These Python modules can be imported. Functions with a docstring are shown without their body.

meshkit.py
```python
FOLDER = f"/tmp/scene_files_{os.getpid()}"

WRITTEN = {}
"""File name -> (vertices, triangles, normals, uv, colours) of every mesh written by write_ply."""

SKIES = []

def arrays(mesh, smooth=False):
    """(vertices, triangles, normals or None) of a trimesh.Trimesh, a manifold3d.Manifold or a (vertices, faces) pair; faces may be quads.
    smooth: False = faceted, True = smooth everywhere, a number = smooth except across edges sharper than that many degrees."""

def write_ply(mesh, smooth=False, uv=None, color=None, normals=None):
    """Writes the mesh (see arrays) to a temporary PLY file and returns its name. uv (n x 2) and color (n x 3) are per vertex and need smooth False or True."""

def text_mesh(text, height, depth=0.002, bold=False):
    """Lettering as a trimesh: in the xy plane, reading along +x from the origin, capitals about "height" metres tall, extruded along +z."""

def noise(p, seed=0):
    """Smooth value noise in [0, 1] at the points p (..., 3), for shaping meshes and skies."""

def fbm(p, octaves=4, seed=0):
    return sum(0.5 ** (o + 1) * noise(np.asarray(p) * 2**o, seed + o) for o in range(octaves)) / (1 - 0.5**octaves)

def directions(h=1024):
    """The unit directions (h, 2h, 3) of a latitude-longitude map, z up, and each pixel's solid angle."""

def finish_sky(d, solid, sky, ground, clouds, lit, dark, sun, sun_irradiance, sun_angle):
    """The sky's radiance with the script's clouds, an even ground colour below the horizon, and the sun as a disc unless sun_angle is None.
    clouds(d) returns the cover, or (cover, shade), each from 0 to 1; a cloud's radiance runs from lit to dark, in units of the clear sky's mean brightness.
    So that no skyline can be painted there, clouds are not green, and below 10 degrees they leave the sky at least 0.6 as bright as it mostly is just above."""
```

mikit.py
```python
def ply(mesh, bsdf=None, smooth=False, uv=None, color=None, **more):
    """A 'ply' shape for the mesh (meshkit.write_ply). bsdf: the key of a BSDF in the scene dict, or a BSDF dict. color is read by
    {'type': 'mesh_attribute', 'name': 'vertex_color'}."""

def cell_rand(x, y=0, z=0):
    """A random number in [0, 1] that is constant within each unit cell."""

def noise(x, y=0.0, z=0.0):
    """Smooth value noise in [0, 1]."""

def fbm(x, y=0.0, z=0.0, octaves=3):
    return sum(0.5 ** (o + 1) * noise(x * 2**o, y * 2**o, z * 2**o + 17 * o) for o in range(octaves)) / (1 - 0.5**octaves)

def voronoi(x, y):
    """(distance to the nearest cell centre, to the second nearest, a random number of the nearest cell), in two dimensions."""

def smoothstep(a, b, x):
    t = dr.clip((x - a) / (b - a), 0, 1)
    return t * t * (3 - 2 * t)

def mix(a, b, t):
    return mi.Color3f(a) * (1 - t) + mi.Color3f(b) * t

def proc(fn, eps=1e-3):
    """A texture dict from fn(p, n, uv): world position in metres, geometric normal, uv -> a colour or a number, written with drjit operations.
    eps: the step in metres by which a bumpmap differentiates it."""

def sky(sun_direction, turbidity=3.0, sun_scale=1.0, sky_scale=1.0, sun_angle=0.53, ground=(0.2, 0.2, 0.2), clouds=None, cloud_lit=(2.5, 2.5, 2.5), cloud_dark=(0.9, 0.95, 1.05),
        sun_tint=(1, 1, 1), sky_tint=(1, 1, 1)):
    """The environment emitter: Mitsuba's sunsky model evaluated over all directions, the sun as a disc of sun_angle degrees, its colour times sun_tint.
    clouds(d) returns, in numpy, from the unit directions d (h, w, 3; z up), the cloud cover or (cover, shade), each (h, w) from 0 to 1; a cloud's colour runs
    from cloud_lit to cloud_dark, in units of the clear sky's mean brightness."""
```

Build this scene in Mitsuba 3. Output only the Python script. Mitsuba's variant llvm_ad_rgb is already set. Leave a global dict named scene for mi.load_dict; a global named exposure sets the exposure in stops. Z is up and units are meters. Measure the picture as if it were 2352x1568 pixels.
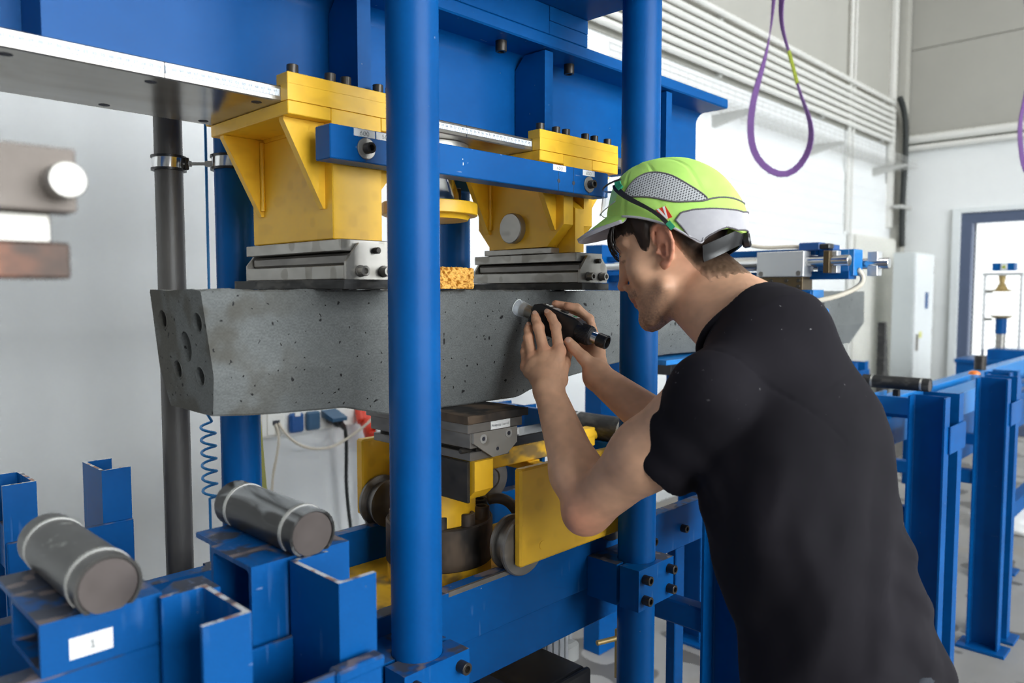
import math, numpy as np, trimesh, shapely.geometry as sg, shapely.affinity as sa, mitsuba as mi, drjit as dr, mikit, meshkit
from mikit import noise, fbm, smoothstep, mix, voronoi, cell_rand, proc
T = mi.ScalarTransform4f
rng = np.random.default_rng(7)
scene, labels = {}, {}
V = lambda *a: np.array(a, float)

# ---------------------------------------------------------------- camera, daylight, exposure
EYE = V(0, 0, 1.42)
YAW, PITCH, F_PX = math.radians(44.2), math.atan(113 / 1753.0), 1753.0
RIGHT = V(math.sin(YAW), -math.cos(YAW), 0)
AHEAD = V(math.cos(YAW), math.sin(YAW), 0)
UP = V(0, 0, 1)
LOOK = AHEAD * math.cos(PITCH) - UP * math.sin(PITCH)
scene['camera'] = {'type': 'thinlens', 'fov': math.degrees(2 * math.atan(1176 / F_PX)), 'fov_axis': 'x', 'aperture_radius': 0.0036,
                   'focus_distance': 1.46, 'near_clip': 0.05, 'far_clip': 100.0,
                   'to_world': T().look_at(origin=EYE.tolist(), target=(EYE + LOOK).tolist(), up=[0, 0, 1])}
exposure = 0.22
SUNDIR = [0.45, -0.75, 0.6]
scene['sky'] = mikit.sky(SUNDIR, turbidity=4.0, sun_scale=0.0, sky_scale=0.04)
WINDOW_LIGHT, LAMP_LIGHT, DOOR_LIGHT = 10.5, 15.0, 0.9

def at(x, y, depth):                       # a measured picture point at its own distance, as a point of the room
    v = LOOK + (x - 1176) / F_PX * RIGHT + (784 - y) / F_PX * (UP * math.cos(PITCH) + AHEAD * math.sin(PITCH))
    return EYE + v * depth

# ---------------------------------------------------------------- scene bookkeeping
def key_for(name, parent=None):
    k = name if parent is None else parent + '__' + name
    if k not in USED:
        USED.add(k); return k
    i = 1
    while f'{k}_{i:03d}' in USED: i += 1
    k = f'{k}_{i:03d}'; USED.add(k); return k
USED = set()
def tag(k, label=None, cat=None, group=None, kind=None):
    d = labels.setdefault(k, {})
    for a, b in (('label', label), ('category', cat), ('group', group), ('kind', kind)):
        if b: d[a] = b
    return k
def thing(name, label, cat, group=None):
    return tag(key_for(name), label, cat, group)
def obj(name, mesh, mat, parent=None, smooth=False, label=None, color=None, uv=None, kind=None, **more):
    k = key_for(name, parent)
    if isinstance(mesh, list): mesh = trimesh.util.concatenate([tm(m) for m in mesh])
    scene[k] = mikit.ply(mesh, mat, smooth=smooth, color=color, uv=uv, **more)
    if label or kind: tag(k, label, kind=kind)
    return k
def one(name, mesh, mat, label, cat, group=None, **kw):
    k = obj(name, mesh, mat, **kw); tag(k, label, cat, group); return k
def struct(name, mesh, mat, parent=None, **kw):
    k = obj(name, mesh, mat, parent, **kw)
    if parent is None: tag(k, kind='structure')
    return k
def tm(m):
    if hasattr(m, 'to_mesh'):
        q = m.to_mesh(); return trimesh.Trimesh(q.vert_properties[:, :3], q.tri_verts, process=False)
    if isinstance(m, (tuple, list)): return trimesh.Trimesh(m[0], m[1], process=False)
    return m

# ---------------------------------------------------------------- shapes
def box(x0, x1, y0, y1, z0, z1, c=0.0015):
    x0, x1 = min(x0, x1), max(x0, x1); y0, y1 = min(y0, y1), max(y0, y1); z0, z1 = min(z0, z1), max(z0, z1)
    c = min(c, (x1 - x0) * .3, (y1 - y0) * .3, (z1 - z0) * .3)
    P = []
    for sx, x in ((1, x0), (-1, x1)):
        for sy, y in ((1, y0), (-1, y1)):
            for sz, z in ((1, z0), (-1, z1)):
                P += [(x, y + sy * c, z + sz * c), (x + sx * c, y, z + sz * c), (x + sx * c, y + sy * c, z)]
    return trimesh.convex.convex_hull(np.array(P))
def frame_of(d):
    d = np.asarray(d, float) / np.linalg.norm(d)
    a = V(0, 0, 1) if abs(d[2]) < .9 else V(1, 0, 0)
    u = np.cross(a, d); u /= np.linalg.norm(u)
    return d, u, np.cross(d, u)
def lathe(p0, d, prof, n=40):              # prof: list of (distance along d, radius)
    d, u, w = frame_of(d); a = np.arange(n) * 2 * math.pi / n
    prof = np.asarray(prof, float); m = len(prof)
    ring = np.cos(a)[:, None] * u + np.sin(a)[:, None] * w
    v = (np.asarray(p0, float) + prof[:, :1, None].reshape(m, 1, 1) * d + prof[:, 1].reshape(m, 1, 1) * ring[None]).reshape(-1, 3)
    f = []
    i = np.arange(n); j = (i + 1) % n
    for s in range(m - 1):
        f += [np.stack([s * n + i, s * n + j, (s + 1) * n + j], 1), np.stack([s * n + i, (s + 1) * n + j, (s + 1) * n + i], 1)]
    return trimesh.Trimesh(v, np.vstack(f), process=False)
def cyl(p0, p1, r, r1=None, c=.0012, n=40):
    p0, p1 = np.asarray(p0, float), np.asarray(p1, float); L = np.linalg.norm(p1 - p0); r1 = r if r1 is None else r1
    c = min(c, L * .3, r * .5)
    return lathe(p0, p1 - p0, [(0, 0), (0, r - c), (c, r), (L - c, r1), (L, r1 - c), (L, 0)], n)
def tube(pts, r, n=10, closed=False):
    p = np.asarray(pts, float); m = len(p)
    t = np.gradient(p, axis=0) if not closed else np.roll(p, -1, 0) - np.roll(p, 1, 0)
    t /= np.linalg.norm(t, axis=1, keepdims=True) + 1e-12
    u = np.cross(t[0], V(0, 0, 1) if abs(t[0][2]) < .9 else V(1, 0, 0)); u /= np.linalg.norm(u)
    us = []
    for k in range(m):
        u = u - t[k] * (u @ t[k]); u /= np.linalg.norm(u); us.append(u)
    us = np.array(us); ws = np.cross(t, us); a = np.arange(n) * 2 * math.pi / n
    R = np.broadcast_to(r, (m,))[:, None, None]
    v = (p[:, None] + R * (np.cos(a)[None, :, None] * us[:, None] + np.sin(a)[None, :, None] * ws[:, None])).reshape(-1, 3)
    f = []; i = np.arange(n); j = (i + 1) % n
    for s in range(m if closed else m - 1):
        q = (s + 1) % m
        f += [np.stack([s * n + i, s * n + j, q * n + j], 1), np.stack([s * n + i, q * n + j, q * n + i], 1)]
    if not closed:
        v = np.vstack([v, p[:1], p[-1:]]); b = m * n
        f += [np.stack([j, i, i * 0 + b], 1), np.stack([(m - 1) * n + i, (m - 1) * n + j, i * 0 + b + 1], 1)]
    return trimesh.Trimesh(v, np.vstack(f), process=False)
def spline(pts, n=60):
    from scipy.interpolate import CubicSpline
    p = np.asarray(pts, float); s = np.r_[0, np.cumsum(np.linalg.norm(np.diff(p, axis=0), axis=1))]
    return CubicSpline(s, p)(np.linspace(0, s[-1], n))
def prism(poly, axis, a0, a1, c=0):        # polygon in the other two axes (in x, y, z order), extruded along axis
    g = poly if hasattr(poly, 'geom_type') else sg.Polygon(poly)
    m = trimesh.creation.extrude_polygon(g, abs(a1 - a0), engine='earcut'); v = np.array(m.vertices); lo = min(a0, a1)
    if axis == 'z': w = np.c_[v[:, 0], v[:, 1], v[:, 2] + lo]
    if axis == 'x': w = np.c_[v[:, 2] + lo, v[:, 0], v[:, 1]]
    if axis == 'y': w = np.c_[v[:, 0], v[:, 2] + lo, v[:, 1]]
    f = m.faces[:, ::-1] if axis == 'y' else m.faces
    return trimesh.Trimesh(w, f, process=False)
def ribbon(pts, wid, th):                  # flat band along pts, its width along the vectors wid
    p = np.asarray(pts, float); w = np.asarray(wid, float); t = np.gradient(p, axis=0); t /= np.linalg.norm(t, axis=1, keepdims=True)
    nn = np.cross(t, w); nn /= np.linalg.norm(nn, axis=1, keepdims=True); m = len(p); n = 4
    v = np.stack([p + w / 2 + nn * th / 2, p - w / 2 + nn * th / 2, p - w / 2 - nn * th / 2, p + w / 2 - nn * th / 2], 1).reshape(-1, 3)
    f = []; i = np.arange(n); j = (i + 1) % n
    for s in range(m - 1):
        f += [np.stack([s * n + i, s * n + j, (s + 1) * n + j], 1), np.stack([s * n + i, (s + 1) * n + j, (s + 1) * n + i], 1)]
    f += [np.array([[0, 2, 1], [0, 3, 2]]), np.array([[0, 1, 2], [0, 2, 3]]) + (m - 1) * n]
    return trimesh.Trimesh(v, np.vstack(f), process=False)
def text_on(s, height, origin, xdir, ydir, depth=.0004, bold=False, center=True):
    m = meshkit.text_mesh(s, height, depth, bold); v = np.array(m.vertices)
    if center: v[:, 0] -= (v[:, 0].max() + v[:, 0].min()) / 2; v[:, 1] -= height / 2
    X, Y = V(*xdir), V(*ydir); X /= np.linalg.norm(X); Y /= np.linalg.norm(Y)
    return trimesh.Trimesh(V(*origin) + v[:, :1] * X + v[:, 1:2] * Y + v[:, 2:] * np.cross(X, Y), m.faces, process=False)
def screw_mesh(p, d, r, h):
    return lathe(p, d, [(0, 0), (0, r), (h - .08 * r, r), (h, r * .9), (h, r * .56), (h * .45, r * .5), (h * .45, 0)], 24)
def screw(parent, p, d, r, h, mat='black_steel', washer=0, wmat='steel', name='screw'):
    if washer:
        w = obj('washer', cyl(p, np.asarray(p, float) + V(*d) * .003, washer, n=32), wmat, parent, smooth=30)
        p = np.asarray(p, float) + V(*d) * .003
    return obj(name, screw_mesh(p, d, r, h), mat, parent, smooth=30)

# ---------------------------------------------------------------- implicit surfaces (limbs, clothes, the bump cap)
def smin(a, b, k):
    h = np.clip(.5 + .5 * (b - a) / k, 0, 1); return b + (a - b) * h - k * h * (1 - h)
def smax(a, b, k): return -smin(-a, -b, k)
def cone(p, a, b, ra, rb):
    a, b = np.asarray(a, float), np.asarray(b, float); d = b - a; h = np.clip((p - a) @ d / (d @ d), 0, 1)
    return np.linalg.norm(p - a - h[:, None] * d, axis=1) - (ra + (rb - ra) * h)
def ball(p, c, r): return np.linalg.norm(p - np.asarray(c, float), axis=1) - r
def ellip(p, c, ax, r):                    # ax: 3 unit rows, r: 3 radii
    q = (p - np.asarray(c, float)) @ np.asarray(ax, float).T; k0 = np.linalg.norm(q / r, axis=1); k1 = np.linalg.norm(q / np.square(r), axis=1)
    return k0 * (k0 - 1) / np.maximum(k1, 1e-9)
def mesh_sdf(fn, lo, hi, h, coarse=6):
    lo, hi = np.asarray(lo, float), np.asarray(hi, float); n = (np.ceil((hi - lo) / (h * coarse)).astype(int) + 1) * coarse
    cn = n // coarse; H = h * coarse
    ax = [lo[k] + (np.arange(cn[k]) + .5) * H for k in range(3)]
    cv = fn(np.stack(np.meshgrid(*ax, indexing='ij'), -1).reshape(-1, 3)).reshape(cn)
    near = np.abs(cv) < H * 1.6
    G = np.repeat(np.repeat(np.repeat(np.where(cv < 0, -1., 1.).astype(np.float32), coarse, 0), coarse, 1), coarse, 2)
    idx = np.argwhere(near); o = np.stack(np.meshgrid(*[np.arange(coarse)] * 3, indexing='ij'), -1).reshape(-1, 3)
    for s in range(0, len(idx), 4000):
        ii = (idx[s:s + 4000, None] * coarse + o).reshape(-1, 3)
        G[ii[:, 0], ii[:, 1], ii[:, 2]] = fn(lo + (ii + .5) * h)
    S = G < 0
    c = np.zeros(tuple(np.array(S.shape) - 1), np.uint8)
    for a, b, d in np.ndindex(2, 2, 2): c += S[a:a + c.shape[0], b:b + c.shape[1], d:d + c.shape[2]]
    cells = np.argwhere((c > 0) & (c < 8)); ids = np.full(c.shape, -1, np.int32); ids[tuple(cells.T)] = np.arange(len(cells))
    val = np.stack([G[cells[:, 0] + a, cells[:, 1] + b, cells[:, 2] + d] for a, b, d in np.ndindex(2, 2, 2)], 1)
    acc, cnt = np.zeros((len(cells), 3)), np.zeros(len(cells)); cor = np.array(list(np.ndindex(2, 2, 2)), float)
    for i in range(8):
        for j in range(i + 1, 8):
            if np.abs(cor[i] - cor[j]).sum() == 1:
                x = (val[:, i] < 0) != (val[:, j] < 0); t = val[:, i] / np.where(x, val[:, i] - val[:, j], 1)
                acc += np.where(x[:, None], cor[i] + t[:, None] * (cor[j] - cor[i]), 0); cnt += x
    v = lo + (cells + acc / cnt[:, None] + .5) * h; faces = []
    for k in range(3):
        a, b = [(1, 2), (2, 0), (0, 1)][k]
        sl0 = [slice(1, -1)] * 3; sl1 = [slice(1, -1)] * 3; sl0[k] = slice(0, -1); sl1[k] = slice(1, None)
        A, B = S[tuple(sl0)], S[tuple(sl1)]; e = np.argwhere(A != B); base = e + 1; base[:, k] -= 1
        flip = B[tuple(e.T)]
        def cid(da, db):
            q = base.copy(); q[:, a] -= da; q[:, b] -= db; return ids[tuple(q.T)]
        q = np.stack([cid(1, 1), cid(0, 1), cid(0, 0), cid(1, 0)], 1); q[flip] = q[flip][:, ::-1]
        faces += [q[:, [0, 1, 2]], q[:, [0, 2, 3]]]
    f = np.vstack(faces); f = f[(f >= 0).all(1)]
    return trimesh.Trimesh(v, f, process=False)
# ---------------------------------------------------------------- materials
def rgb(*c): return {'type': 'rgb', 'value': list(c)}
def pri(key, base, rough=.5, metal=0., spec=.5, **kw):
    d = {'type': 'principled', 'base_color': base if isinstance(base, dict) else rgb(*base), 'roughness': rough, 'metallic': metal, 'specular': spec}
    d.update(kw); scene[key] = {'type': 'twosided', 'bsdf': d}
    return key
def bumped(key, fn, scale, eps=1e-3):
    d = scene[key]['bsdf']; scene[key]['bsdf'] = {'type': 'bumpmap', 'arbitrary': proc(fn, eps), 'bsdf': d, 'scale': scale}
def blue_paint(p, n, uv):
    a = fbm(p.x * 9, p.y * 9, p.z * 9); b = noise(p.x * 70, p.y * 70, p.z * 70)
    c = mix((.0004, .060, .222), (.0006, .086, .300), a)
    return mix(c, (.20, .27, .40), smoothstep(.965, .985, b) * .45)
pri('paint_blue', proc(blue_paint), .40, spec=.16)
def blue_worn(p, n, uv):
    c = blue_paint(p, n, uv)
    top = smoothstep(.55, .8, n.z) * smoothstep(.36, .56, noise(p.x * 26, p.y * 26, 3) * .7 + noise(p.x * 90, p.y * 90, 5) * .3)
    rust = noise(p.x * 60, p.y * 60, 9)
    c = mix(c, mix((.055, .05, .045), (.20, .15, .12), smoothstep(.62, .78, rust)), top * .85)
    streak = smoothstep(.70, .82, noise(p.x * 170, p.y * 170, p.z * 15)) * smoothstep(.5, .7, noise(p.x * 11, p.y * 11, p.z * 11 + 4))
    return mix(c, (.10, .20, .40), streak * .22)
pri('paint_blue_worn', proc(blue_worn), .42, spec=.16)
def blue_rim(p, n, uv):
    top = smoothstep(.6, .85, n.z) * smoothstep(.28, .45, noise(p.x * 60, p.y * 60, 3) * .6 + noise(p.x * 150, p.y * 150, 5) * .4)
    return mix(blue_worn(p, n, uv), mix((.55, .56, .57), (.30, .16, .10), smoothstep(.62, .8, noise(p.x * 90, p.y * 90, 9))), top * smoothstep(1.07, 1.08, p.z) * .85)
pri('paint_blue_rim', proc(blue_rim), .42, spec=.16)
def yellow_paint(p, n, uv):
    a = fbm(p.x * 14, p.y * 14, p.z * 14); b = smoothstep(.6, .82, noise(p.x * 45, p.y * 45, p.z * 45))
    c = mix((.70, .385, .014), (.80, .465, .022), a)
    return mix(c, (.42, .20, .01), b * .16)
pri('paint_yellow', proc(yellow_paint), .42)
def yellow_worn(p, n, uv):
    c = yellow_paint(p, n, uv)
    g = smoothstep(.5, .68, fbm(p.x * 16, p.y * 16, p.z * 22, 4))
    return mix(c, (.085, .065, .05), g * .75)
pri('paint_yellow_worn', proc(yellow_worn), .5)
def concrete(p, n, uv):
    a = fbm(p.x * 7, p.y * 7, p.z * 7, 4); b = fbm(p.x * 60, p.y * 60, p.z * 60, 2); g = noise(p.x * 420, p.y * 420, p.z * 420)
    c = mix((.075, .080, .080), (.155, .162, .160), a * .75 + b * .25) * (.82 + .36 * g)
    dirt = smoothstep(.70, .50, p.x) * smoothstep(.40, .60, fbm(p.x * 18, p.y * 18, p.z * 14, 3))
    out = mix(c, (.062, .055, .042), dirt * .65)
    for s, th, q in ((19, .085, 0), (48, .11, 7)):
        u = dr.select(dr.abs(n.x) > .7, p.y, p.x) * s; v = (p.z + dr.select(dr.abs(n.z) > .7, p.y, 0)) * s
        d, e, r = voronoi(u + q + .22 * noise(u * 4.3, v * 4.3, q), v + .22 * noise(u * 4.3, v * 4.3, q + 9))
        out = mix(out, (.016, .016, .017), smoothstep(th * r * r + .02, th * r * r * .6, d) * smoothstep(.60, .66, r))
    return out
pri('concrete', proc(concrete), .85, spec=.25)
def steel_fn(p, n, uv): return mix((.29, .275, .25), (.43, .41, .38), fbm(p.x * 12, p.y * 30, p.z * 30, 3)) - .10 * smoothstep(.66, .8, noise(p.x * 40, p.y * 40, p.z * 40))
pri('steel', proc(steel_fn), .36, .75)
pri('steel_dark', proc(lambda p, n, uv: mix((.10, .095, .09), (.27, .25, .23), fbm(p.x * 18, p.y * 18, p.z * 40, 3))), .42, .6)
pri('steel_plate', proc(lambda p, n, uv: mix((.27, .235, .19), (.46, .45, .43), fbm(p.x * 5 + 3 * noise(p.x * 6, p.y * 6), p.y * 12, 0, 4))), .16, .85)
pri('chrome', (.72, .72, .72), .14, 1.)
pri('aluminium', (.56, .57, .58), .38, .5)
pri('black_steel', proc(lambda p, n, uv: mix((.02, .02, .02), (.07, .06, .05), fbm(p.x * 50, p.y * 50, p.z * 50))), .38, .5)
pri('rust_steel', proc(lambda p, n, uv: mix((.022, .020, .019), (.11, .075, .05), smoothstep(.35, .75, fbm(p.x * 22, p.y * 22, p.z * 10, 4)))), .55, .35)
pri('rubber', proc(lambda p, n, uv: mix((.014, .014, .014), (.06, .056, .05), smoothstep(.45, .8, fbm(p.x * 30, p.y * 30, p.z * 60, 3)))), .6)
def roller_fn(p, n, uv):
    g = fbm(p.x * 24, p.y * 10 + 9 * noise(p.x * 30, p.y * 8, p.z * 30), p.z * 24, 4)
    return mix((.010, .0095, .009), (.26, .27, .28), smoothstep(.47, .68, g) * smoothstep(-.3, .5, n.z))
pri('roller_rubber', proc(roller_fn), .34, spec=.35)
pri('disc_face', proc(lambda p, n, uv: mix((.085, .07, .066), (.17, .145, .14), fbm(p.x * 30, p.y * 30, p.z * 30))), .30, .75)
pri('band_steel', (.46, .45, .43), .4, .6)
pri('pvc_grey', proc(lambda p, n, uv: mix((.055, .052, .05), (.085, .08, .075), fbm(p.x * 20, p.y * 20, p.z * 6))), .45)
pri('black_plastic', (.012, .012, .013), .32)
pri('dark_plastic', (.03, .03, .034), .45)
pri('white_plastic', (.74, .73, .69), .42)
pri('label_white', (.72, .72, .71), .5)
pri('tape_white', (.60, .66, .74), .45)
pri('ink', (.02, .022, .035), .6)
pri('ink_grey', (.10, .10, .10), .6)
pri('red_plastic', (.62, .045, .02), .4)
pri('orange_plastic', (.8, .2, .03), .4)
pri('socket_blue', (.006, .065, .24), .4)
pri('socket_slate', (.03, .085, .16), .4)
pri('hose_blue', (.015, .19, .48), .4)
pri('cable_white', (.62, .56, .46), .5)
pri('cable_black', (.012, .016, .015), .5)
pri('strap_yellow', (.62, .62, .18), .6)
def foam_fn(p, n, uv): return mix((.34, .13, .015), (.80, .46, .12), smoothstep(.28, .6, fbm(p.x * 160, p.y * 160, p.z * 160, 2)))
pri('sponge_foam', proc(foam_fn), .9, spec=.1)
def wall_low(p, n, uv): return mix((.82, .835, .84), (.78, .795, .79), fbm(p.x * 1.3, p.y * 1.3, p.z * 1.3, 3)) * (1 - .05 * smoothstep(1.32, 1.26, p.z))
pri('wall_white', proc(wall_low), .75, spec=.2)
pri('wall_beige', proc(lambda p, n, uv: mix((.40, .39, .355), (.44, .43, .39), fbm(p.x * 2, p.y * 2, p.z * .5))), .7, spec=.2)
pri('wall_grey', proc(lambda p, n, uv: mix((.36, .35, .32), (.40, .39, .355), fbm(p.x * 2, p.y * 2, p.z * 2))), .7, spec=.2)
pri('pipe_white', (.70, .695, .66), .4)
pri('galvanised', (.50, .50, .48), .5, .3)
def floor_fn(p, n, uv):
    c = mix((.21, .20, .19), (.32, .31, .295), fbm(p.x * 2.2, p.y * 2.2, 0, 4))
    s = smoothstep(.60, .68, fbm(p.x * 4.5 + 7, p.y * 4.5, 2, 3))
    s2 = smoothstep(.70, .76, noise(p.x * 9, p.y * 9, 1))
    return mix(mix(c, (.26, .235, .20), s * .55), (.06, .055, .05), s2 * .75)
pri('floor_concrete', proc(floor_fn), .55)
pri('door_frame', (.075, .10, .17), .5)
pri('blue_light', (.008, .16, .46), .35)
pri('cabinet_grey', (.55, .58, .58), .45)
pri('cabinet_white', (.74, .77, .78), .4)
pri('radiator_white', (.74, .73, .68), .45)
pri('bronze_anod', (.10, .07, .035), .35, .6)
pri('sling_purple', (.13, .055, .20), .8)
pri('sling_green', (.30, .36, .03), .8)
pri('tan_metal', (.42, .30, .12), .4, .5)
scene['slat_white'] = {'type': 'twosided', 'bsdf': {'type': 'diffuse', 'reflectance': rgb(.8, .82, .8)}}
scene['clear_acrylic'] = {'type': 'blendbsdf', 'weight': .35, 'a': {'type': 'thindielectric', 'int_ior': 1.49}, 'b': {'type': 'principledthin', 'base_color': rgb(.85, .88, .92), 'diff_trans': 1.2, 'roughness': .4}}
scene['lens_clear'] = {'type': 'thindielectric', 'int_ior': 1.45}
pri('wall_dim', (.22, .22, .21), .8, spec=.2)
# ---------------------------------------------------------------- the hall
XL, XR, YF, YB, ZC = -4.0, 8.87, -6.0, 2.85, 6.0
struct('floor', box(XL - .2, XR + .2, YF - .2, YB + .2, -.2, 0, 0), 'floor_concrete')
struct('ceiling', box(XL - .2, XR + .2, YF - .2, YB + .2, ZC, ZC + .2, 0), 'wall_dim')
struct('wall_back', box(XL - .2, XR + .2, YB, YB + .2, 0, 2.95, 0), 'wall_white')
struct('wall_back', box(XL - .2, XR + .2, YB - .012, YB + .2, 2.953, ZC, .004), 'wall_beige', 'wall_back', label='beige upper wall panel behind the pipes')
for i in range(12):                        # lapped boards of the far stretch of the back wall
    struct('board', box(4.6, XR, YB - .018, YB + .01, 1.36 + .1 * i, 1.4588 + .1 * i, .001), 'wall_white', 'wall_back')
DY0, DY1, DZ = .55, 2.193, 2.226           # the glazed door in the right wall
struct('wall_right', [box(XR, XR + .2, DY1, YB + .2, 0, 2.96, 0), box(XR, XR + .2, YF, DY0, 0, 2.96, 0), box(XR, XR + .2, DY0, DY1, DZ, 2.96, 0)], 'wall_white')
for i, (a, b) in enumerate(((3.0, 3.955), (3.962, 4.9), (4.907, ZC))):
    struct('panel', box(XR - .03, XR + .2, YF, YB, a, b, .004), 'wall_grey', 'wall_right')
struct('trim_1', box(XR - .05, XR, DY1, DY1 + .075, 0, DZ + .05, .004), 'cabinet_white')
struct('trim_2', box(XR - .05, XR, DY0 - .05, DY1 + .075, DZ, DZ + .05, .004), 'cabinet_white')
W0, W1, WZ0, WZ1 = -1.8, 5.2, 1.0, 5.2      # the long window band in the front wall, behind the camera
struct('wall_front', [box(XL, XR, YF - .2, YF, 0, WZ0, 0), box(XL, XR, YF - .2, YF, WZ1, ZC, 0), box(XL, W0, YF - .2, YF, WZ0, WZ1, 0), box(W1, XR, YF - .2, YF, WZ0, WZ1, 0)], 'wall_white')
struct('wall_left', box(XL - .2, XL, YF, YB, 0, ZC, 0), 'wall_dim')
n = 6
for i in range(n):                         # daylight through translucent glazing
    a, b = W0 + (W1 - W0) * i / n, W0 + (W1 - W0) * (i + 1) / n
    w = tag(f'window_{i + 1}', kind='structure'); USED.add(w)
    fr = [box(a, b, YF - .1, YF, WZ0, WZ0 + .08), box(a, b, YF - .1, YF, WZ1 - .08, WZ1), box(a, a + .06, YF - .1, YF, WZ0, WZ1), box(b - .06, b, YF - .1, YF, WZ0, WZ1)]
    obj('frame', fr, 'aluminium', w)
    scene[key_for('pane', w)] = {'type': 'rectangle', 'to_world': T().translate([(a + b) / 2, YF - .06, (WZ0 + WZ1) / 2]).rotate([1, 0, 0], -90).scale([(b - a) / 2 - .05, (WZ1 - WZ0) / 2 - .07, 1]),
                                 'bsdf': {'type': 'ref', 'id': 'slat_white'}, 'emitter': {'type': 'area', 'radiance': rgb(WINDOW_LIGHT * .93, WINDOW_LIGHT * .98, WINDOW_LIGHT)}}
for i, (x, y, wh) in enumerate(((.35, 2.05, 'above the grey pipe'), (2.6, 2.05, 'above the far part of the sleeper'), (5.4, 1.5, 'above the cable tray'), (7.4, .6, 'above the dark framed door'), (2.6, -2.2, 'behind the worker'), (6.0, -2.2, 'far to the right of the worker'))):
    t = thing('ceiling_light', 'long white linear ceiling luminaire ' + wh, 'light', 'ceiling luminaires')
    obj('housing', box(x - .85, x + .85, y - .11, y + .11, ZC - .42, ZC - .33, .01), 'white_plastic', t)
    obj('rod', [cyl((x + s, y, ZC - .34), (x + s, y, ZC), .006) for s in (-.6, .6)], 'galvanised', t)
    scene[key_for('diffuser', t)] = {'type': 'rectangle', 'to_world': T().translate([x, y, ZC - .425]).rotate([1, 0, 0], 180).scale([.82, .09, 1]),
                                     'bsdf': {'type': 'ref', 'id': 'slat_white'}, 'emitter': {'type': 'area', 'radiance': rgb(*(np.array([1, .97, .92]) * LAMP_LIGHT * (2.2 if i == 0 else 1)))}}
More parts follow.
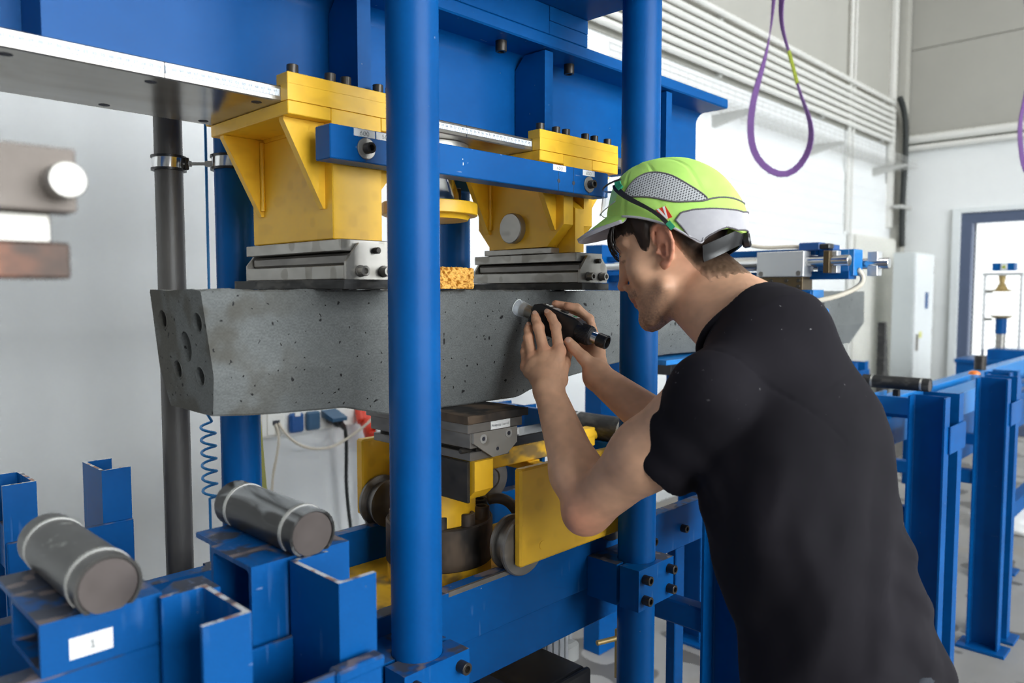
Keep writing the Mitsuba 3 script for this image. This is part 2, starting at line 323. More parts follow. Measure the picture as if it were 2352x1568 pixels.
# the door: frame, bright pane behind blind slats
d1 = tag('door_1', kind='structure'); USED.add(d1)
obj('frame', [box(XR - .02, XR + .1, DY1 - .1, DY1, 0, DZ, .006), box(XR - .02, XR + .1, DY0, DY0 + .1, 0, DZ, .006), box(XR - .02, XR + .1, DY0, DY1, DZ - .105, DZ, .006), box(XR - .02, XR + .1, DY0, DY1, 0, .12, .006)], 'door_frame', d1)
scene[key_for('pane', d1)] = {'type': 'rectangle', 'to_world': T().translate([XR + .16, (DY0 + DY1) / 2, DZ / 2]).rotate([0, 1, 0], -90).scale([DZ / 2, (DY1 - DY0) / 2 - .1, 1]),
                              'bsdf': {'type': 'ref', 'id': 'slat_white'}, 'emitter': {'type': 'area', 'radiance': rgb(DOOR_LIGHT, DOOR_LIGHT * 1.03, DOOR_LIGHT * 1.02)}}
bl = thing('window_blind', 'white horizontal blind lowered over the glowing pane of the dark framed door', 'blind')
sl = trimesh.util.concatenate([box(-.001, .001, DY0 + .1, DY1 - .1, -.005, .005, 0)])
for i in range(36):
    m = sl.copy(); m.apply_translation((XR + .07, 0, .2 + i * .052)); obj('slat', m, 'slat_white', bl)

# pipes, tray, conduits, radiator, cabinet
for i in range(7):
    z = 2.985 + i * .062 + (.02 if i > 5 else 0)
    one('wall_pipe', cyl((1.8, YB - .075, z), (8.55, YB - .075, z), .022, n=14), 'pipe_white',
        ['lowest white pipe of the bundle along the back wall', 'second white pipe from the bottom of the wall bundle', 'third white pipe from the bottom of the wall bundle', 'middle white pipe of the seven pipe wall bundle',
         'third white pipe from the top of the wall bundle', 'second white pipe from the top of the wall bundle', 'topmost white pipe of the bundle along the back wall'][i], 'pipe', 'white pipes along the back wall', smooth=30)
for i, x in enumerate((3.2, 5.0, 6.8, 8.3)):
    one('pipe_bracket', box(x, x + .03, YB - .055, YB, 2.95, 3.42), 'galvanised', ['nearest', 'second nearest', 'third nearest', 'farthest'][i] + ' upright metal rail that carries the white pipes on the back wall', 'bracket', 'rails behind the white pipes')
tr = thing('cable_tray', 'galvanised wire mesh cable tray running along the back wall under the pipes', 'cable tray')
obj('wire_mesh', [tube([(3.4, YB - a, z), (8.66, YB - a, z)], .003, 5) for a, z in ((.06, 2.70), (.06, 2.735), (.06, 2.77), (.12, 2.69), (.2, 2.69), (.26, 2.69), (.28, 2.70), (.28, 2.735), (.28, 2.77))]
    + [tube([(x, YB - .06, 2.775), (x, YB - .06, 2.69), (x, YB - .28, 2.69), (x, YB - .28, 2.775)], .0025, 4) for x in np.arange(3.4, 8.66, .1)], 'galvanised', tr, kind='stuff')
for x, w in ((5.0, 'nearest'), (6.6, 'middle'), (8.2, 'farthest')):
    one('tray_bracket', prism([(YB, 2.60), (YB, 2.685), (YB - .32, 2.685), (YB - .32, 2.665)], 'x', x - .02, x + .02), 'galvanised', f'{w} triangular wall bracket under the wire cable tray', 'bracket', 'brackets under the cable tray')
one('conduit', cyl((7.42, YB - .05, 2.0), (7.42, YB - .05, ZC), .016, n=14), 'pipe_white', 'thin upright white conduit crossing the pipes on the back wall', 'pipe', smooth=30)
one('conduit', cyl((7.52, YB - .05, 1.98), (7.52, YB - .05, ZC), .012, n=14), 'pipe_white', 'thinner upright white conduit right of the first one on the back wall', 'pipe', smooth=30)
one('cable_duct', box(8.56, 8.66, YB - .06, YB - .013, 2.1, ZC, .006), 'pipe_white', 'white upright cable duct in the corner beside the grey wall', 'duct')
one('corner_post', box(8.70, 8.82, YB - .135, YB - .02, 0, ZC, .006), 'wall_beige', 'pale square post standing in the corner of the hall', 'post')
one('cable_bundle', tube(spline([(8.52, 2.72, 3.42), (8.60, 2.70, 3.30), (8.66, 2.69, 3.0), (8.64, 2.69, 2.6), (8.66, 2.70, 2.2), (8.68, 2.70, 1.9)], 40), .03, 8), 'cable_black', 'thick black cable hanging from the pipe ends in the corner', 'cable', smooth=True)
one('cable_clamp', box(8.5, 8.82, 2.66, 2.74, 2.29, 2.325), 'galvanised', 'metal clamp strip across the black cable in the corner', 'clamp')
for i, (z, r) in enumerate(((3.02, .045), (2.93, .03))):
    one('wall_conduit', cyl((XR - .09, -2, z), (XR - .09, 2.73, z), r, n=16), 'pipe_white', ['thick pale conduit along the foot of the grey wall panels', 'thin pale conduit under the thick one on the right wall'][i], 'pipe', smooth=30)
ra = thing('radiator', 'tall white ribbed panel radiator on the back wall beside the cabinet', 'radiator')
obj('body', box(7.58, 8.66, YB - .09, YB - .03, .4, 1.98, .006), 'radiator_white', ra)
for i in range(20): obj('rib', box(7.60 + .053 * i, 7.63 + .053 * i, YB - .105, YB - .088, .42, 1.96, .004), 'radiator_white', ra)
obj('riser', cyl((7.5, YB - .06, .2), (7.5, YB - .06, 1.98), .022, n=14), 'pipe_white', ra, smooth=30)
cb = thing('electric_cabinet', 'tall pale grey electric cabinet with small blue sticker in the corner', 'cabinet')
obj('body', box(7.86, 8.44, 2.33, 2.52, .02, 1.80, .004), 'cabinet_grey', cb)
dk = obj('door', box(7.87, 8.43, 2.315, 2.33, .05, 1.79, .004), 'cabinet_white', cb)
obj('handle', box(7.93, 7.95, 2.295, 2.316, .86, 1.02), 'steel', dk); obj('hinge', [box(8.44, 8.46, 2.32, 2.34, z, z + .07) for z in (.35, 1.0, 1.6)], 'steel_dark', dk)
obj('sticker', box(8.17, 8.27, 2.3135, 2.316, 1.26, 1.42, 0), 'socket_blue', dk, label='blue information sticker'); obj('sticker', box(8.02, 8.10, 2.3135, 2.316, .98, 1.04, 0), 'strap_yellow', dk, label='small yellow warning sticker')
obj('plinth', box(7.88, 8.42, 2.34, 2.51, 0, .03), 'dark_plastic', cb)
one('leaning_board', prism([(7.02, .3), (7.20, .3), (7.15, .62), (7.06, 1.16), (7.02, 1.16)], 'y', 2.30, 2.36), 'rubber', 'dark tapered board standing upright in front of the radiator', 'board')
one('board_stand', box(6.9, 7.3, 2.15, 2.5, 0, .3, .005), 'steel_dark', 'low dark block under the tapered board by the radiator', 'block')

# sockets and leads on the back wall
sk = thing('socket_trunking', 'white wall trunking with blue and slate socket lids', 'sockets')
obj('body', box(1.55, 1.90, 2.79, YB, .845, .965, .006), 'white_plastic', sk)
obj('data_box', box(1.44, 1.55, 2.775, YB, .845, .965, .008), 'white_plastic', sk, label='white data socket box')
obj('data_plate', box(1.465, 1.54, 2.769, 2.776, .855, .945, .004), 'white_plastic', sk); obj('jack', box(1.487, 1.517, 2.765, 2.770, .895, .912), 'ink', sk)
obj('socket_lid', box(1.565, 1.627, 2.765, 2.792, .85, .93, .008), 'socket_blue', sk, label='blue hinged socket lid'); obj('socket_lid', box(1.643, 1.705, 2.768, 2.792, .85, .928, .008), 'socket_slate', sk, label='slate blue hinged socket lid')
obj('lid_clip', box(1.583, 1.607, 2.760, 2.767, .918, .934), 'label_white', sk)
obj('open_lid', prism([(2.80, .93), (2.70, .90), (2.705, .885), (2.80, .90)], 'x', 1.72, 1.79), 'socket_slate', sk, label='open slate socket lid'); obj('indicator', cyl((1.475, 2.79, .965), (1.475, 2.79, .972), .01, n=16), 'orange_plastic', sk)
pl = thing('power_plug', 'black angled mains plug in the socket trunking', 'plug')
obj('body', [cyl((1.765, 2.79, .89), (1.765, 2.72, .875), .026, .022, c=.006), cyl((1.765, 2.725, .878), (1.80, 2.735, .845), .016, .010, c=.004)], 'black_plastic', pl, smooth=40)
rp = thing('industrial_plug', 'red three phase plug with white cap on the back wall', 'plug')
obj('body', [cyl((1.915, 2.76, .87), (1.92, 2.69, .825), .03, .042, c=.008), cyl((1.92, 2.71, .83), (1.925, 2.71, .775), .040, .03, c=.006), cyl((1.91, 2.79, .92), (1.895, 2.74, .86), .022, .026, c=.005)], 'red_plastic', rp, smooth=40)
obj('collar', cyl((1.925, 2.71, .775), (1.93, 2.715, .73), .029, .022, c=.006), 'white_plastic', rp, smooth=40); obj('window', box(1.907, 1.937, 2.655, 2.668, .815, .845, .003), 'label_white', rp)
for pts, r, m, l in (([(1.498, 2.765, .90), (1.507, 2.76, .833), (1.491, 2.77, .721), (1.477, 2.77, .609), (1.46, 2.78, .2)], .005, 'cable_white', 'cream cable hanging down from the data socket'),
                     ([(1.512, 2.765, .90), (1.545, 2.74, .84), (1.628, 2.74, .787), (1.72, 2.72, .780), (1.80, 2.70, .815), (1.87, 2.64, .89), (1.93, 2.66, 1.0)], .0055, 'cable_white', 'cream cable looped from the data socket across to the red plug'),
                     ([(1.80, 2.735, .845), (1.815, 2.75, .76), (1.825, 2.77, .618), (1.845, 2.77, .394), (1.86, 2.78, .05)], .008, 'cable_black', 'black mains lead hanging from the black plug'),
                     ([(1.929, 2.715, .735), (1.93, 2.74, .68), (1.93, 2.77, .60), (1.93, 2.77, .40), (1.93, 2.78, .05)], .009, 'cable_black', 'black lead hanging from the red plug')):
    one('cable', tube(spline(pts, 50), r, 8), m, l, 'cable', smooth=True)

# lifting slings under the crane
def sling(pts, name, label, group=None, green=None, wscale=1):
    p = spline(pts, 140); t = np.gradient(p, axis=0); t /= np.linalg.norm(t, axis=1, keepdims=True)
    side = np.cross(t, np.broadcast_to(AHEAD, t.shape)); tw = np.linspace(0, 1, 140); ang = .9 + .9 * np.sin(tw * 2 * math.pi * 3.5 + .9)
    w = side * np.cos(ang)[:, None] + AHEAD * np.sin(ang)[:, None]; w -= t * (w * t).sum(1, keepdims=True); w /= np.linalg.norm(w, axis=1, keepdims=True); w *= .026 * wscale
    s = thing(name, label, 'sling', group); obj('webbing', ribbon(p, w, .004), 'sling_purple', s)
    if green:
        a = int(np.argmin(np.linalg.norm(p - green[0], axis=1))); b = int(np.argmin(np.linalg.norm(p - green[1], axis=1))); a, b = min(a, b), max(a, b); obj('sleeve', ribbon(p[a:b], w[a:b] * 1.12, .009), 'sling_green', s, label='green printed sleeve')
a = at(1776, -900, 3.0); b = at(1800, -900, 3.0)
sling([a, at(1779, -300, 3), at(1777, 0, 3), at(1758, 130, 3), at(1737, 205, 3), at(1724, 290, 3), at(1745, 370, 3), at(1803, 400, 3), at(1850, 360, 3), at(1862, 290, 3), at(1840, 220, 3), at(1815, 130, 3), at(1795, 50, 3), at(1797, -20, 3), at(1806, -300, 3), b],
      'lifting_sling', 'purple lifting sling with green sleeve hanging in a loop above the cap', green=(at(1798, 105, 3.0), at(1824, 188, 3.0)))
sling([at(2372, -700, 3.4), at(2362, 100, 3.4), at(2352, 230, 3.4), at(2343, 290, 3.4), at(2346, 350, 3.4), at(2360, 400, 3.4), at(2400, 430, 3.4), at(2440, 380, 3.4), at(2430, 250, 3.4), at(2395, 100, 3.4), at(2385, -700, 3.4)],
      'lifting_sling', 'purple lifting sling cut by the right edge of the view', wscale=.8)
hk = thing('crane_beam', 'blue overhead crane beam above the frame that carries the slings', 'crane')
obj('beam', box(1.0, 6.0, 1.2, 1.5, 4.6, 4.9), 'paint_blue', hk)
# ---------------------------------------------------------------- the test frame
YC = 1.18
CX, CY, CR = (0.716, 1.297), (0.90, 1.464), 0.0388
where = {(0, 0): 'thick blue round column nearest to the camera', (1, 0): 'blue round column just behind the face of the worker', (0, 1): 'dark blue rear column behind the left yellow hanger', (1, 1): 'rear blue column seen through the gap below the yellow disc'}
for i, x in enumerate(CX):
    for j, y in enumerate(CY):
        one('frame_column', cyl((x, y, .0), (x, y, 3.3), CR, n=64, c=.002), 'paint_blue', where[(i, j)], 'column', smooth=30)
def split_clamp(name, x, y, yr, z0, z1, label, sgn=-1):
    t = thing(name, label, 'clamp')
    hw = .063; yf = y + sgn * .05; g = .004
    def half(a, b):
        m = sg.box(x - hw, min(a, b), x + hw, max(a, b)).difference(sg.Point(x, y).buffer(CR + .0008, 48)); return prism(m, 'z', z0, z1)
    obj('front_block', half(yf, y + sgn * g), 'paint_blue_worn', t); obj('rear_block', half(y - sgn * g, yr), 'paint_blue_worn', t)
    for sx in (-.044, .044):
        for z in (z0 + .021, z1 - .021): screw(t, (x + sx, yf, z), (0, sgn, 0), .0095, .017, 'black_steel')
split_clamp('column_clamp', CX[1], CY[0], .9795, .785, .869, 'blue split clamp on the column in front of the belly of the worker')
split_clamp('column_clamp', CX[0], CY[0], .9795, .785, .869, 'blue split clamp at the foot of the nearest column')
split_clamp('column_clamp', CX[0], CY[1], 1.3815, .785, .869, 'blue split clamp on the rear left column', 1)
split_clamp('column_clamp', CX[1], CY[1], 1.3815, .785, .869, 'blue split clamp on the rear right column', 1)

# upper crossbeam
ub = thing('upper_crossbeam', 'heavy blue steel I beam with steel bottom flange across the top of the frame', 'beam')
XB0, XB1 = -.9, 1.965
fil = [(YC - .006, 1.735), (YC + .006, 1.735), (YC + .006, 1.90)] + [(YC + .006 + .03 * (1 - math.cos(a)), 1.90 + .03 * math.sin(a)) for a in np.linspace(0, math.pi / 2, 6)] \
    + [(YC - .006 - .03 * (1 - math.cos(a)), 1.90 + .03 * math.sin(a)) for a in np.linspace(math.pi / 2, 0, 6)] + [(YC - .006, 1.90)]
obj('web', prism(fil, 'x', XB0, XB1), 'paint_blue', ub, smooth=40)
obj('top_flange', box(XB0, XB1, 1.073, 2 * YC - 1.073, 1.928, 1.954, .003), 'paint_blue', ub)
obj('bottom_flange', box(XB0, 1.47, 1.0712, 1.310, 1.708, 1.7315, .002), 'steel_plate', ub, label='bare steel bottom flange')
for xs, l in (((.286, .311), 1), ((.749, .776), 1), ((1.215, 1.241), 1), ((1.675, 1.70), 1)):
    for s in (-1, 1):
        y0, y1 = YC + s * .008, YC + s * .094
        q = [(y0, 1.733), (y1, 1.733), (y1, 1.925), (YC + s * .035, 1.925), (y0, 1.898)]
        obj('stiffener', prism(q, 'x', *xs), 'paint_blue', ub)
for x in (-.1, .25, .42, .575):
    for y in (1.10, 1.285): obj('bolt_hole', cyl((x, y, 1.7073), (x, y, 1.7081), .008, n=20), 'ink', ub)
for x, y in ((1.34, 1.125), (1.12, 1.12)): obj('flange_screw', screw_mesh((x, y, 1.9285), (0, 0, -1), .0115, .022), 'black_steel', ub, smooth=30)
pk = thing('packing_plates', 'stack of blue packing plates on the top flange of the crossbeam', 'plates')
obj('long_plate', box(-.2, 1.2165, 1.0745, 1.29, 1.9545, 2.012, .001), 'paint_blue', pk)
obj('short_plate', box(1.2175, 1.343, 1.0745, 1.29, 1.9545, 1.982, .001), 'paint_blue', pk); obj('short_plate', box(1.2175, 1.343, 1.0738, 1.29, 1.9825, 2.012, .001), 'paint_blue', pk)
hd = thing('head_plate', 'broad dark blue head plate at the top edge that ties the columns', 'plate')
g = sg.box(.655, .80, 1.343, 1.56)
for x in CX:
    for y in CY: g = g.difference(sg.Point(x, y).buffer(CR + .0006, 40))
obj('body', prism(g, 'z', 2.0125, 2.11), 'paint_blue', hd)
for x in CX:
    for y in CY: obj('lock_nut', prism(sg.Point(x, y).buffer(.062, 3).difference(sg.Point(x, y).buffer(CR + .0006, 40)), 'z', 2.11, 2.17), 'paint_blue', hd)

# ruler tapes on the flange edge
def ruler(x0, x1, label, num):
    t = thing('ruler_tape', label, 'ruler'); y = 1.0711
    obj('tape', box(x0, x1, y - .0012, y, 1.7155, 1.7262, .0002), 'tape_white', t)
    tk, tx = [], []
    for k in range(int(math.ceil(x0 * 200)), int(math.floor(x1 * 200)) + 1):
        L = .0036 if k % 2 == 0 else .0022
        tk += [box(k / 200 - .00022, k / 200 + .00022, y - .00145, y - .0011, 1.7157, 1.7157 + L, 0)]
        if k % 2 == 0 and x0 + .004 < k / 200 < x1 - .004: tx.append(text_on(str(num(k // 2)), .0036, (k / 200, y - .0012, 1.7224), (1, 0, 0), (0, 0, 1), .0003))
    obj('marks', tk + tx, 'ink', t)
ruler(-.30, .4268, 'white ruler tape on the beam edge left of the tape joint', lambda c: abs(41 - (c - 25)))
ruler(.4285, .597, 'short white ruler tape between the tape joint and the left yellow clamp', lambda c: 61 - (c - 43))
ruler(.875, 1.158, 'white ruler tape between the near column and the right yellow clamp', lambda c: 10 + abs(c - 97))
for x in (.4277,): obj('tape_joint', box(x - .0006, x + .0006, 1.0703, 1.0713, 1.709, 1.731, 0), 'ink', ub)
for z0, z1 in ((1.7275, 1.7312), (1.709, 1.7145)): obj('centre_mark', box(.979, .9808, 1.0706, 1.0714, z0, z1, 0), 'ink', ub)

# yellow hangers
def hanger(x0, label, bolts, fork):
    t = thing('yellow_hanger', label, 'hanger'); w = .264; xa, xb = x0 + .075, x0 + .17; P = 'paint_yellow'
    for s in (1, -1):
        ya, yb = (1.05, 1.0832) if s > 0 else (1.298, 1.331)
        obj('upper_bar', [box(x0, x0 + w, ya, yb, 1.7322, 1.7495, .0008), box(x0, x0 + w, ya, 1.0708, 1.7082, 1.7326, 0)] if s > 0 else box(x0, x0 + w, 1.3115, 1.331, 1.7095, 1.7495, .0012), P, t)
    obj('top_plate', [box(x0, xa - .0006, 1.05, 1.31, 1.6875, 1.7075, .001), box(xa, xb, 1.05, 1.31, 1.682, 1.7075, .001), box(xb + .0006, x0 + w, 1.05, 1.31, 1.6865, 1.7075, .001)], P, t)
    for bx in bolts: screw(t, (x0 + bx, 1.066, 1.7495), (0, 0, 1), .0088, .0155, 'black_steel')
    if not fork: obj('body', box(xa, xb, 1.0495, 1.3105, 1.5045, 1.682, .0015), P, t)
    else:
        prof = [(1.05, 1.683), (1.05, 1.5635), (1.097, 1.518), (1.268, 1.5165), (1.3095, 1.5635), (1.3095, 1.683)]
        obj('cheek', prism(prof, 'x', xa, xa + .031), P, t); obj('cheek', prism(prof, 'x', xb - .028, xb), P, t)
        obj('bridge', box(xa + .031, xb - .028, 1.05, 1.31, 1.632, 1.683, 0), P, t)
        obj('tongue', prism([(1.047, 1.506), (1.047, 1.598), (1.075, 1.620), (1.28, 1.620), (1.31, 1.598), (1.31, 1.506)], 'x', xa + .0345, xb - .0315), P, t)
        obj('base_block', box(xa + .008, xb - .033, 1.092, 1.30, 1.5042, 1.5165, .001), 'steel', t)
        obj('pin', cyl((xa - .016, 1.193, 1.5615), (xb + .012, 1.193, 1.5615), .0335, c=.002), 'steel', t, smooth=30, label='thick steel hinge pin')
    zb = 1.553 if not fork else 1.552
    for y0 in (1.077, 1.277):
        gp = [(xa, 1.687), (x0 + .004, 1.687), (x0 + .004, 1.682), (xa - .004, zb), (xa, zb)]
        obj('gusset', prism(gp, 'y', y0 - .006, y0 + .007), P, t)
        obj('weld', tube([(xa - .003, y0 + (.010 if y0 < 1.1 else -.009), zb + .01), (xa - .003, y0 + (.010 if y0 < 1.1 else -.009), 1.682)], .0042, 8), P, t, smooth=True)
        gq = [(xb, 1.682), (x0 + w - .004, 1.682), (xb + .006, zb + .03), (xb, zb + .03)]
        obj('gusset', prism(gq, 'y', y0 - .006, y0 + .007), P, t)
    return t
hanger(.599, 'yellow welded hanger clamped on the beam left of the near column', (.018, .084, .113, .176, .202, .24), False)
hanger(1.1605, 'yellow forked hanger with a round steel pin beside the cap of the worker', (.018, .068, .1, .165, .197, .245), True)

# blue distance bar with paper labels
db = thing('distance_bar', 'long blue flat bar with small white number labels bolted to the yellow hangers', 'bar')
obj('body', box(.639, 1.3225, 1.0, 1.0415, 1.6205, 1.672, .0015), 'paint_blue', db)
for x in (.703, 1.256): screw(db, (x, 1.0, 1.642), (0, -1, 0), .0085, .013, 'black_steel', washer=.0165, wmat='steel')
for x, s, tilt in ((.7005, '600', 0), (.742, '500', 0), (1.163, '400', .05), (1.2555, '600', 0)):
    l = obj('paper_label', box(x - .0195, x + .0195, .9992, 1.0, 1.6595, 1.6708, 0), 'label_white', db)
    obj('number', text_on(s, .0068, (x, .9993, 1.6648), (1, 0, 0), (0, 0, 1), .0003), 'ink_grey', l)
for x in (.747, 1.161, 1.207): obj('hole', cyl((x, .9994, 1.6405), (x, 1.0004, 1.6405), .0042, n=20), 'ink', db)
for x in (.703, 1.161, 1.207, 1.256): obj('scribed_line', box(x - .0003, x + .0003, .9993, 1.0001, 1.6207, 1.672, 0), 'socket_slate', db)
for x, z, a, b in ((.905, 1.651, .0011, .0012), (.917, 1.646, .0007, .0007), (.906, 1.643, .0010, .0030)): obj('paint_chip', prism([(x - a, z - b * .4), (x - a * .2, z - b), (x + a, z - b * .1), (x + a * .3, z + b), (x - a * .7, z + b * .6)], 'y', .9995, 1.0002), 'label_white', db)

# load cell stack under the beam
lc = thing('load_cell', 'steel cone and yellow disc hanging under the middle of the crossbeam', 'load cell'); X0 = .98
obj('top_disc', cyl((X0, YC, 1.692), (X0, YC, 1.7078), .077), 'steel', lc, smooth=30)
obj('cone', lathe((X0, YC, 1.692), (0, 0, -1), [(0, 0), (0, .044), (.03, .044), (.034, .040), (.039, .044), (.078, .057), (.096, .0578), (.0975, .055), (.099, .0578), (.105, .0578), (.105, 0)], 64), 'chrome', lc, smooth=30)
obj('yellow_disc', lathe((X0, YC, 1.5945), (0, 0, -1), [(0, 0), (0, .093), (.0015, .0945), (.023, .0945), (.0245, .092), (.0245, .08), (.033, .075), (.033, 0)], 64), 'paint_yellow', lc, smooth=30)
bx = thing('servo_block', 'dark steel block between the load cell and the forked hanger', 'block')
obj('body', box(1.115, 1.20, 1.33, 1.40, 1.58, 1.66), 'black_steel', bx); obj('arm', box(1.10, 1.30, 1.36, 1.39, 1.66, 1.7075), 'paint_blue', bx)

# rocker bearings on top of the sleeper, with their rubber pads
def bearing(x0, label, w=.094):
    t = thing('rocker_bearing', label, 'bearing'); y0, y1 = 1.022, 1.338
    obj('top_plate', box(x0, x0 + w - .004, y0 + .004, y1, 1.485, 1.5035, .001), 'steel', t)
    obj('base', [box(x0 + .001, x0 + w, y0, y1, 1.4405, 1.4625, .001), box(x0 + .03, x0 + w - .03, y0 + .01, y1 - .01, 1.462, 1.473, 0)], 'steel', t)
    obj('roller', cyl((x0 + w / 2, y0 + .002, 1.4735), (x0 + w / 2, y1 - .002, 1.4735), .0118, n=32), 'steel_dark', t, smooth=30)
    obj('inner_bar', [box(x0 + .012, x0 + .035, y0 + .002, y1 - .002, 1.463, 1.482, .004), box(x0 + w - .035, x0 + w - .012, y0 + .002, y1 - .002, 1.463, 1.482, .004)], 'steel_dark', t)
    pr = [(x0 + .002, 1.4405), (x0 + w, 1.4405), (x0 + w, 1.473), (x0 + w - .022, 1.498), (x0 + .026, 1.498), (x0 + .002, 1.468)]
    for ya, yb, d in ((y0 - .006, y0, -1), (y1, y1 + .006, 1)):
        e = obj('end_plate', prism(pr, 'y', ya, yb), 'steel', t); yy = ya if d < 0 else yb
        screw(e, (x0 + .028, yy, 1.4535), (0, d, 0), .0082, .0125, 'steel', washer=.0095, wmat='steel_dark'); screw(e, (x0 + w - .022, yy, 1.4535), (0, d, 0), .0082, .0125, 'steel', washer=.0095, wmat='steel_dark')
        obj('pin', cyl((x0 + .056, yy, 1.4865), (x0 + .056, yy + d * .011, 1.4865), .0052), 'black_steel', e, smooth=30)
bearing(.673, 'steel rocker bearing under the left yellow hanger')
bearing(1.248, 'steel rocker bearing under the forked yellow hanger')
def pad_mesh(x0, x1, y0, y1, z0, z1, seed, amp=.0016):
    m = box(x0, x1, y0, y1, z0, z1, .001)
    for _ in range(4): m = m.subdivide()
    v = np.array(m.vertices); v += (meshkit.noise(v * 90, seed)[:, None] - .5) * V(1, 1, 1.0) * amp * 2; v[:, 2] = np.clip(v[:, 2], z0, z1)
    return trimesh.Trimesh(v, m.faces, process=False)
one('rubber_pad', pad_mesh(.66, .80, 1.0, 1.362, 1.4248, 1.4402, 1), 'rubber', 'crumbly black rubber pad between the sleeper and the left bearing', 'pad', smooth=35)
one('rubber_pad', pad_mesh(1.235, 1.326, .999, 1.362, 1.4248, 1.4395, 2, .0007), 'rubber', 'black rubber pad between the sleeper and the right bearing', 'pad', smooth=35)

# the concrete sleeper
st = [(.475, 1.297, 1.236, .0945, .0985, .078), (.62, 1.299, 1.2275, .0945, .0985, .08), (.715, 1.300, 1.2245, .0945, .0985, .08), (.76, 1.305, 1.215, .0945, .0985, .082), (.83, 1.325, 1.2015, .0945, .098, .086), (1.13, 1.335, 1.2015, .0945, .098, .086),
      (1.20, 1.330, 1.2145, .0945, .0975, .08), (1.38, 1.325, 1.236, .0945, .0975, .074), (1.55, 1.32, 1.251, .0945, .097, .072), (1.77, 1.32, 1.256, .0945, .097, .072)]
st = st + [(3.54 - a[0],) + a[1:] for a in st[::-1][1:]]
st[-1] = (3.065, 1.304, 1.221, .0965, .0985, .048)
def sleeper_mesh():
    from scipy.interpolate import PchipInterpolator
    S = np.array(st); xs = np.r_[np.linspace(.475, 1.3, 150), np.linspace(1.31, 3.065, 60)]; I = PchipInterpolator(S[:, 0], S[:, 1:])(xs)
    rings = []
    for x, (zm, zb, ht, hm, hb) in zip(xs, I):
        zt = 1.424; c = .003
        half = [(-hb + c, zb), (-hb, zb + c)] + [(-hb + (hb - hm) * t, zb + (zm - zb) * t) for t in (.35, .7, .96)] + [(-hm, zm + .004)] + [(-hm + (hm - ht) * t, zm + (zt - zm) * t) for t in (.2, .4, .6, .8)] + [(-ht, zt - c), (-ht + c, zt)]
        full = half + [(-ht * t, zt) for t in (.6, .2)]; full = full + [(-a, b) for a, b in full[::-1]]
        full += [(hb * t, zb) for t in (.6, .2, -.2, -.6)]
        rings.append([(x + .022 * (zt - b) / .19 * max(0, 1 - (x - .475) / .08), YC + a, b) for a, b in full])
    R = np.array(rings); m, n = R.shape[:2]; v = R.reshape(-1, 3)
    top = v[:, 2] > 1.4225; v[top, 2] += (meshkit.fbm(v[top] * V(90, 90, 0), 3, 5) - .55) * .006
    v += (meshkit.noise(v * 22, 3)[:, None] - .5) * .0012
    i = np.arange(n); j = (i + 1) % n; f = []
    for s in range(m - 1): f += [np.stack([s * n + i, (s + 1) * n + j, s * n + j], 1), np.stack([s * n + i, (s + 1) * n + i, (s + 1) * n + j], 1)]
    a, b = v[:n].mean(0), v[-n:].mean(0); N = len(v); v = np.vstack([v, a, b])
    f += [np.stack([i, j, i * 0 + N], 1), np.stack([(m - 1) * n + j, (m - 1) * n + i, i * 0 + N + 1], 1)]
    mm = trimesh.Trimesh(v, np.vstack(f), process=False)
    if mm.volume < 0: mm.invert()
    return mm
sl_m = sleeper_mesh()
import manifold3d as m3
def man(m):
    m = m.copy(); m.merge_vertices(); m.update_faces(m.nondegenerate_faces()); return m3.Manifold(m3.Mesh(np.asarray(m.vertices, np.float32), np.asarray(m.faces, np.uint32)))
hx = lambda z: .475 + .022 * (1.424 - z) / .19
HOLES = [(1.236, 1.378), (1.109, 1.376), (1.206, 1.300), (1.126, 1.295)]
cut = man(sl_m)
for y, z in HOLES: cut = cut - man(cyl((hx(z) - .02, y, z), (hx(z) + .09, y, z), .0145, n=32))
cut = cut - man(trimesh.creation.icosphere(2, .021).apply_transform(trimesh.transformations.compose_matrix(scale=[.7, .85, 1.15], translate=[hx(1.338) + .002, 1.163, 1.338])))
slp = thing('concrete_sleeper', 'long grey concrete railway sleeper lying upside down across the test frame', 'sleeper')
obj('body', tm(cut), 'concrete', slp, smooth=9)
for y, z in HOLES: obj('hole_rim', lathe((hx(z) + .004, y, z), (-1, 0, -.1), [(0, .0135), (0, .0165), (.0035, .0165), (.005, .0155), (.005, .0145), (0, .0135)], 32), 'concrete', slp, smooth=40)

# sponge
def sponge_mesh():
    m = box(.905, .988, .985, 1.085, 1.4262, 1.4655, .002)
    m = trimesh.Trimesh(*trimesh.remesh.subdivide_to_size(m.vertices, m.faces, .0016)); v = np.array(m.vertices)
    nn = m.vertex_normals; d = meshkit.noise(v * 330, 4) * .6 + meshkit.noise(v * 700, 9) * .4
    v = v + nn * ((d - .55) * .0068)[:, None]; v[:, 2] = np.maximum(v[:, 2], 1.4262); return trimesh.Trimesh(v, m.faces, process=False)
sp = sponge_mesh(); sp.apply_translation((.0, .075, 0))
one('sponge', sp, 'sponge_foam', 'coarse yellow brown sponge lying on the sleeper beside the near column', 'sponge', smooth=False)

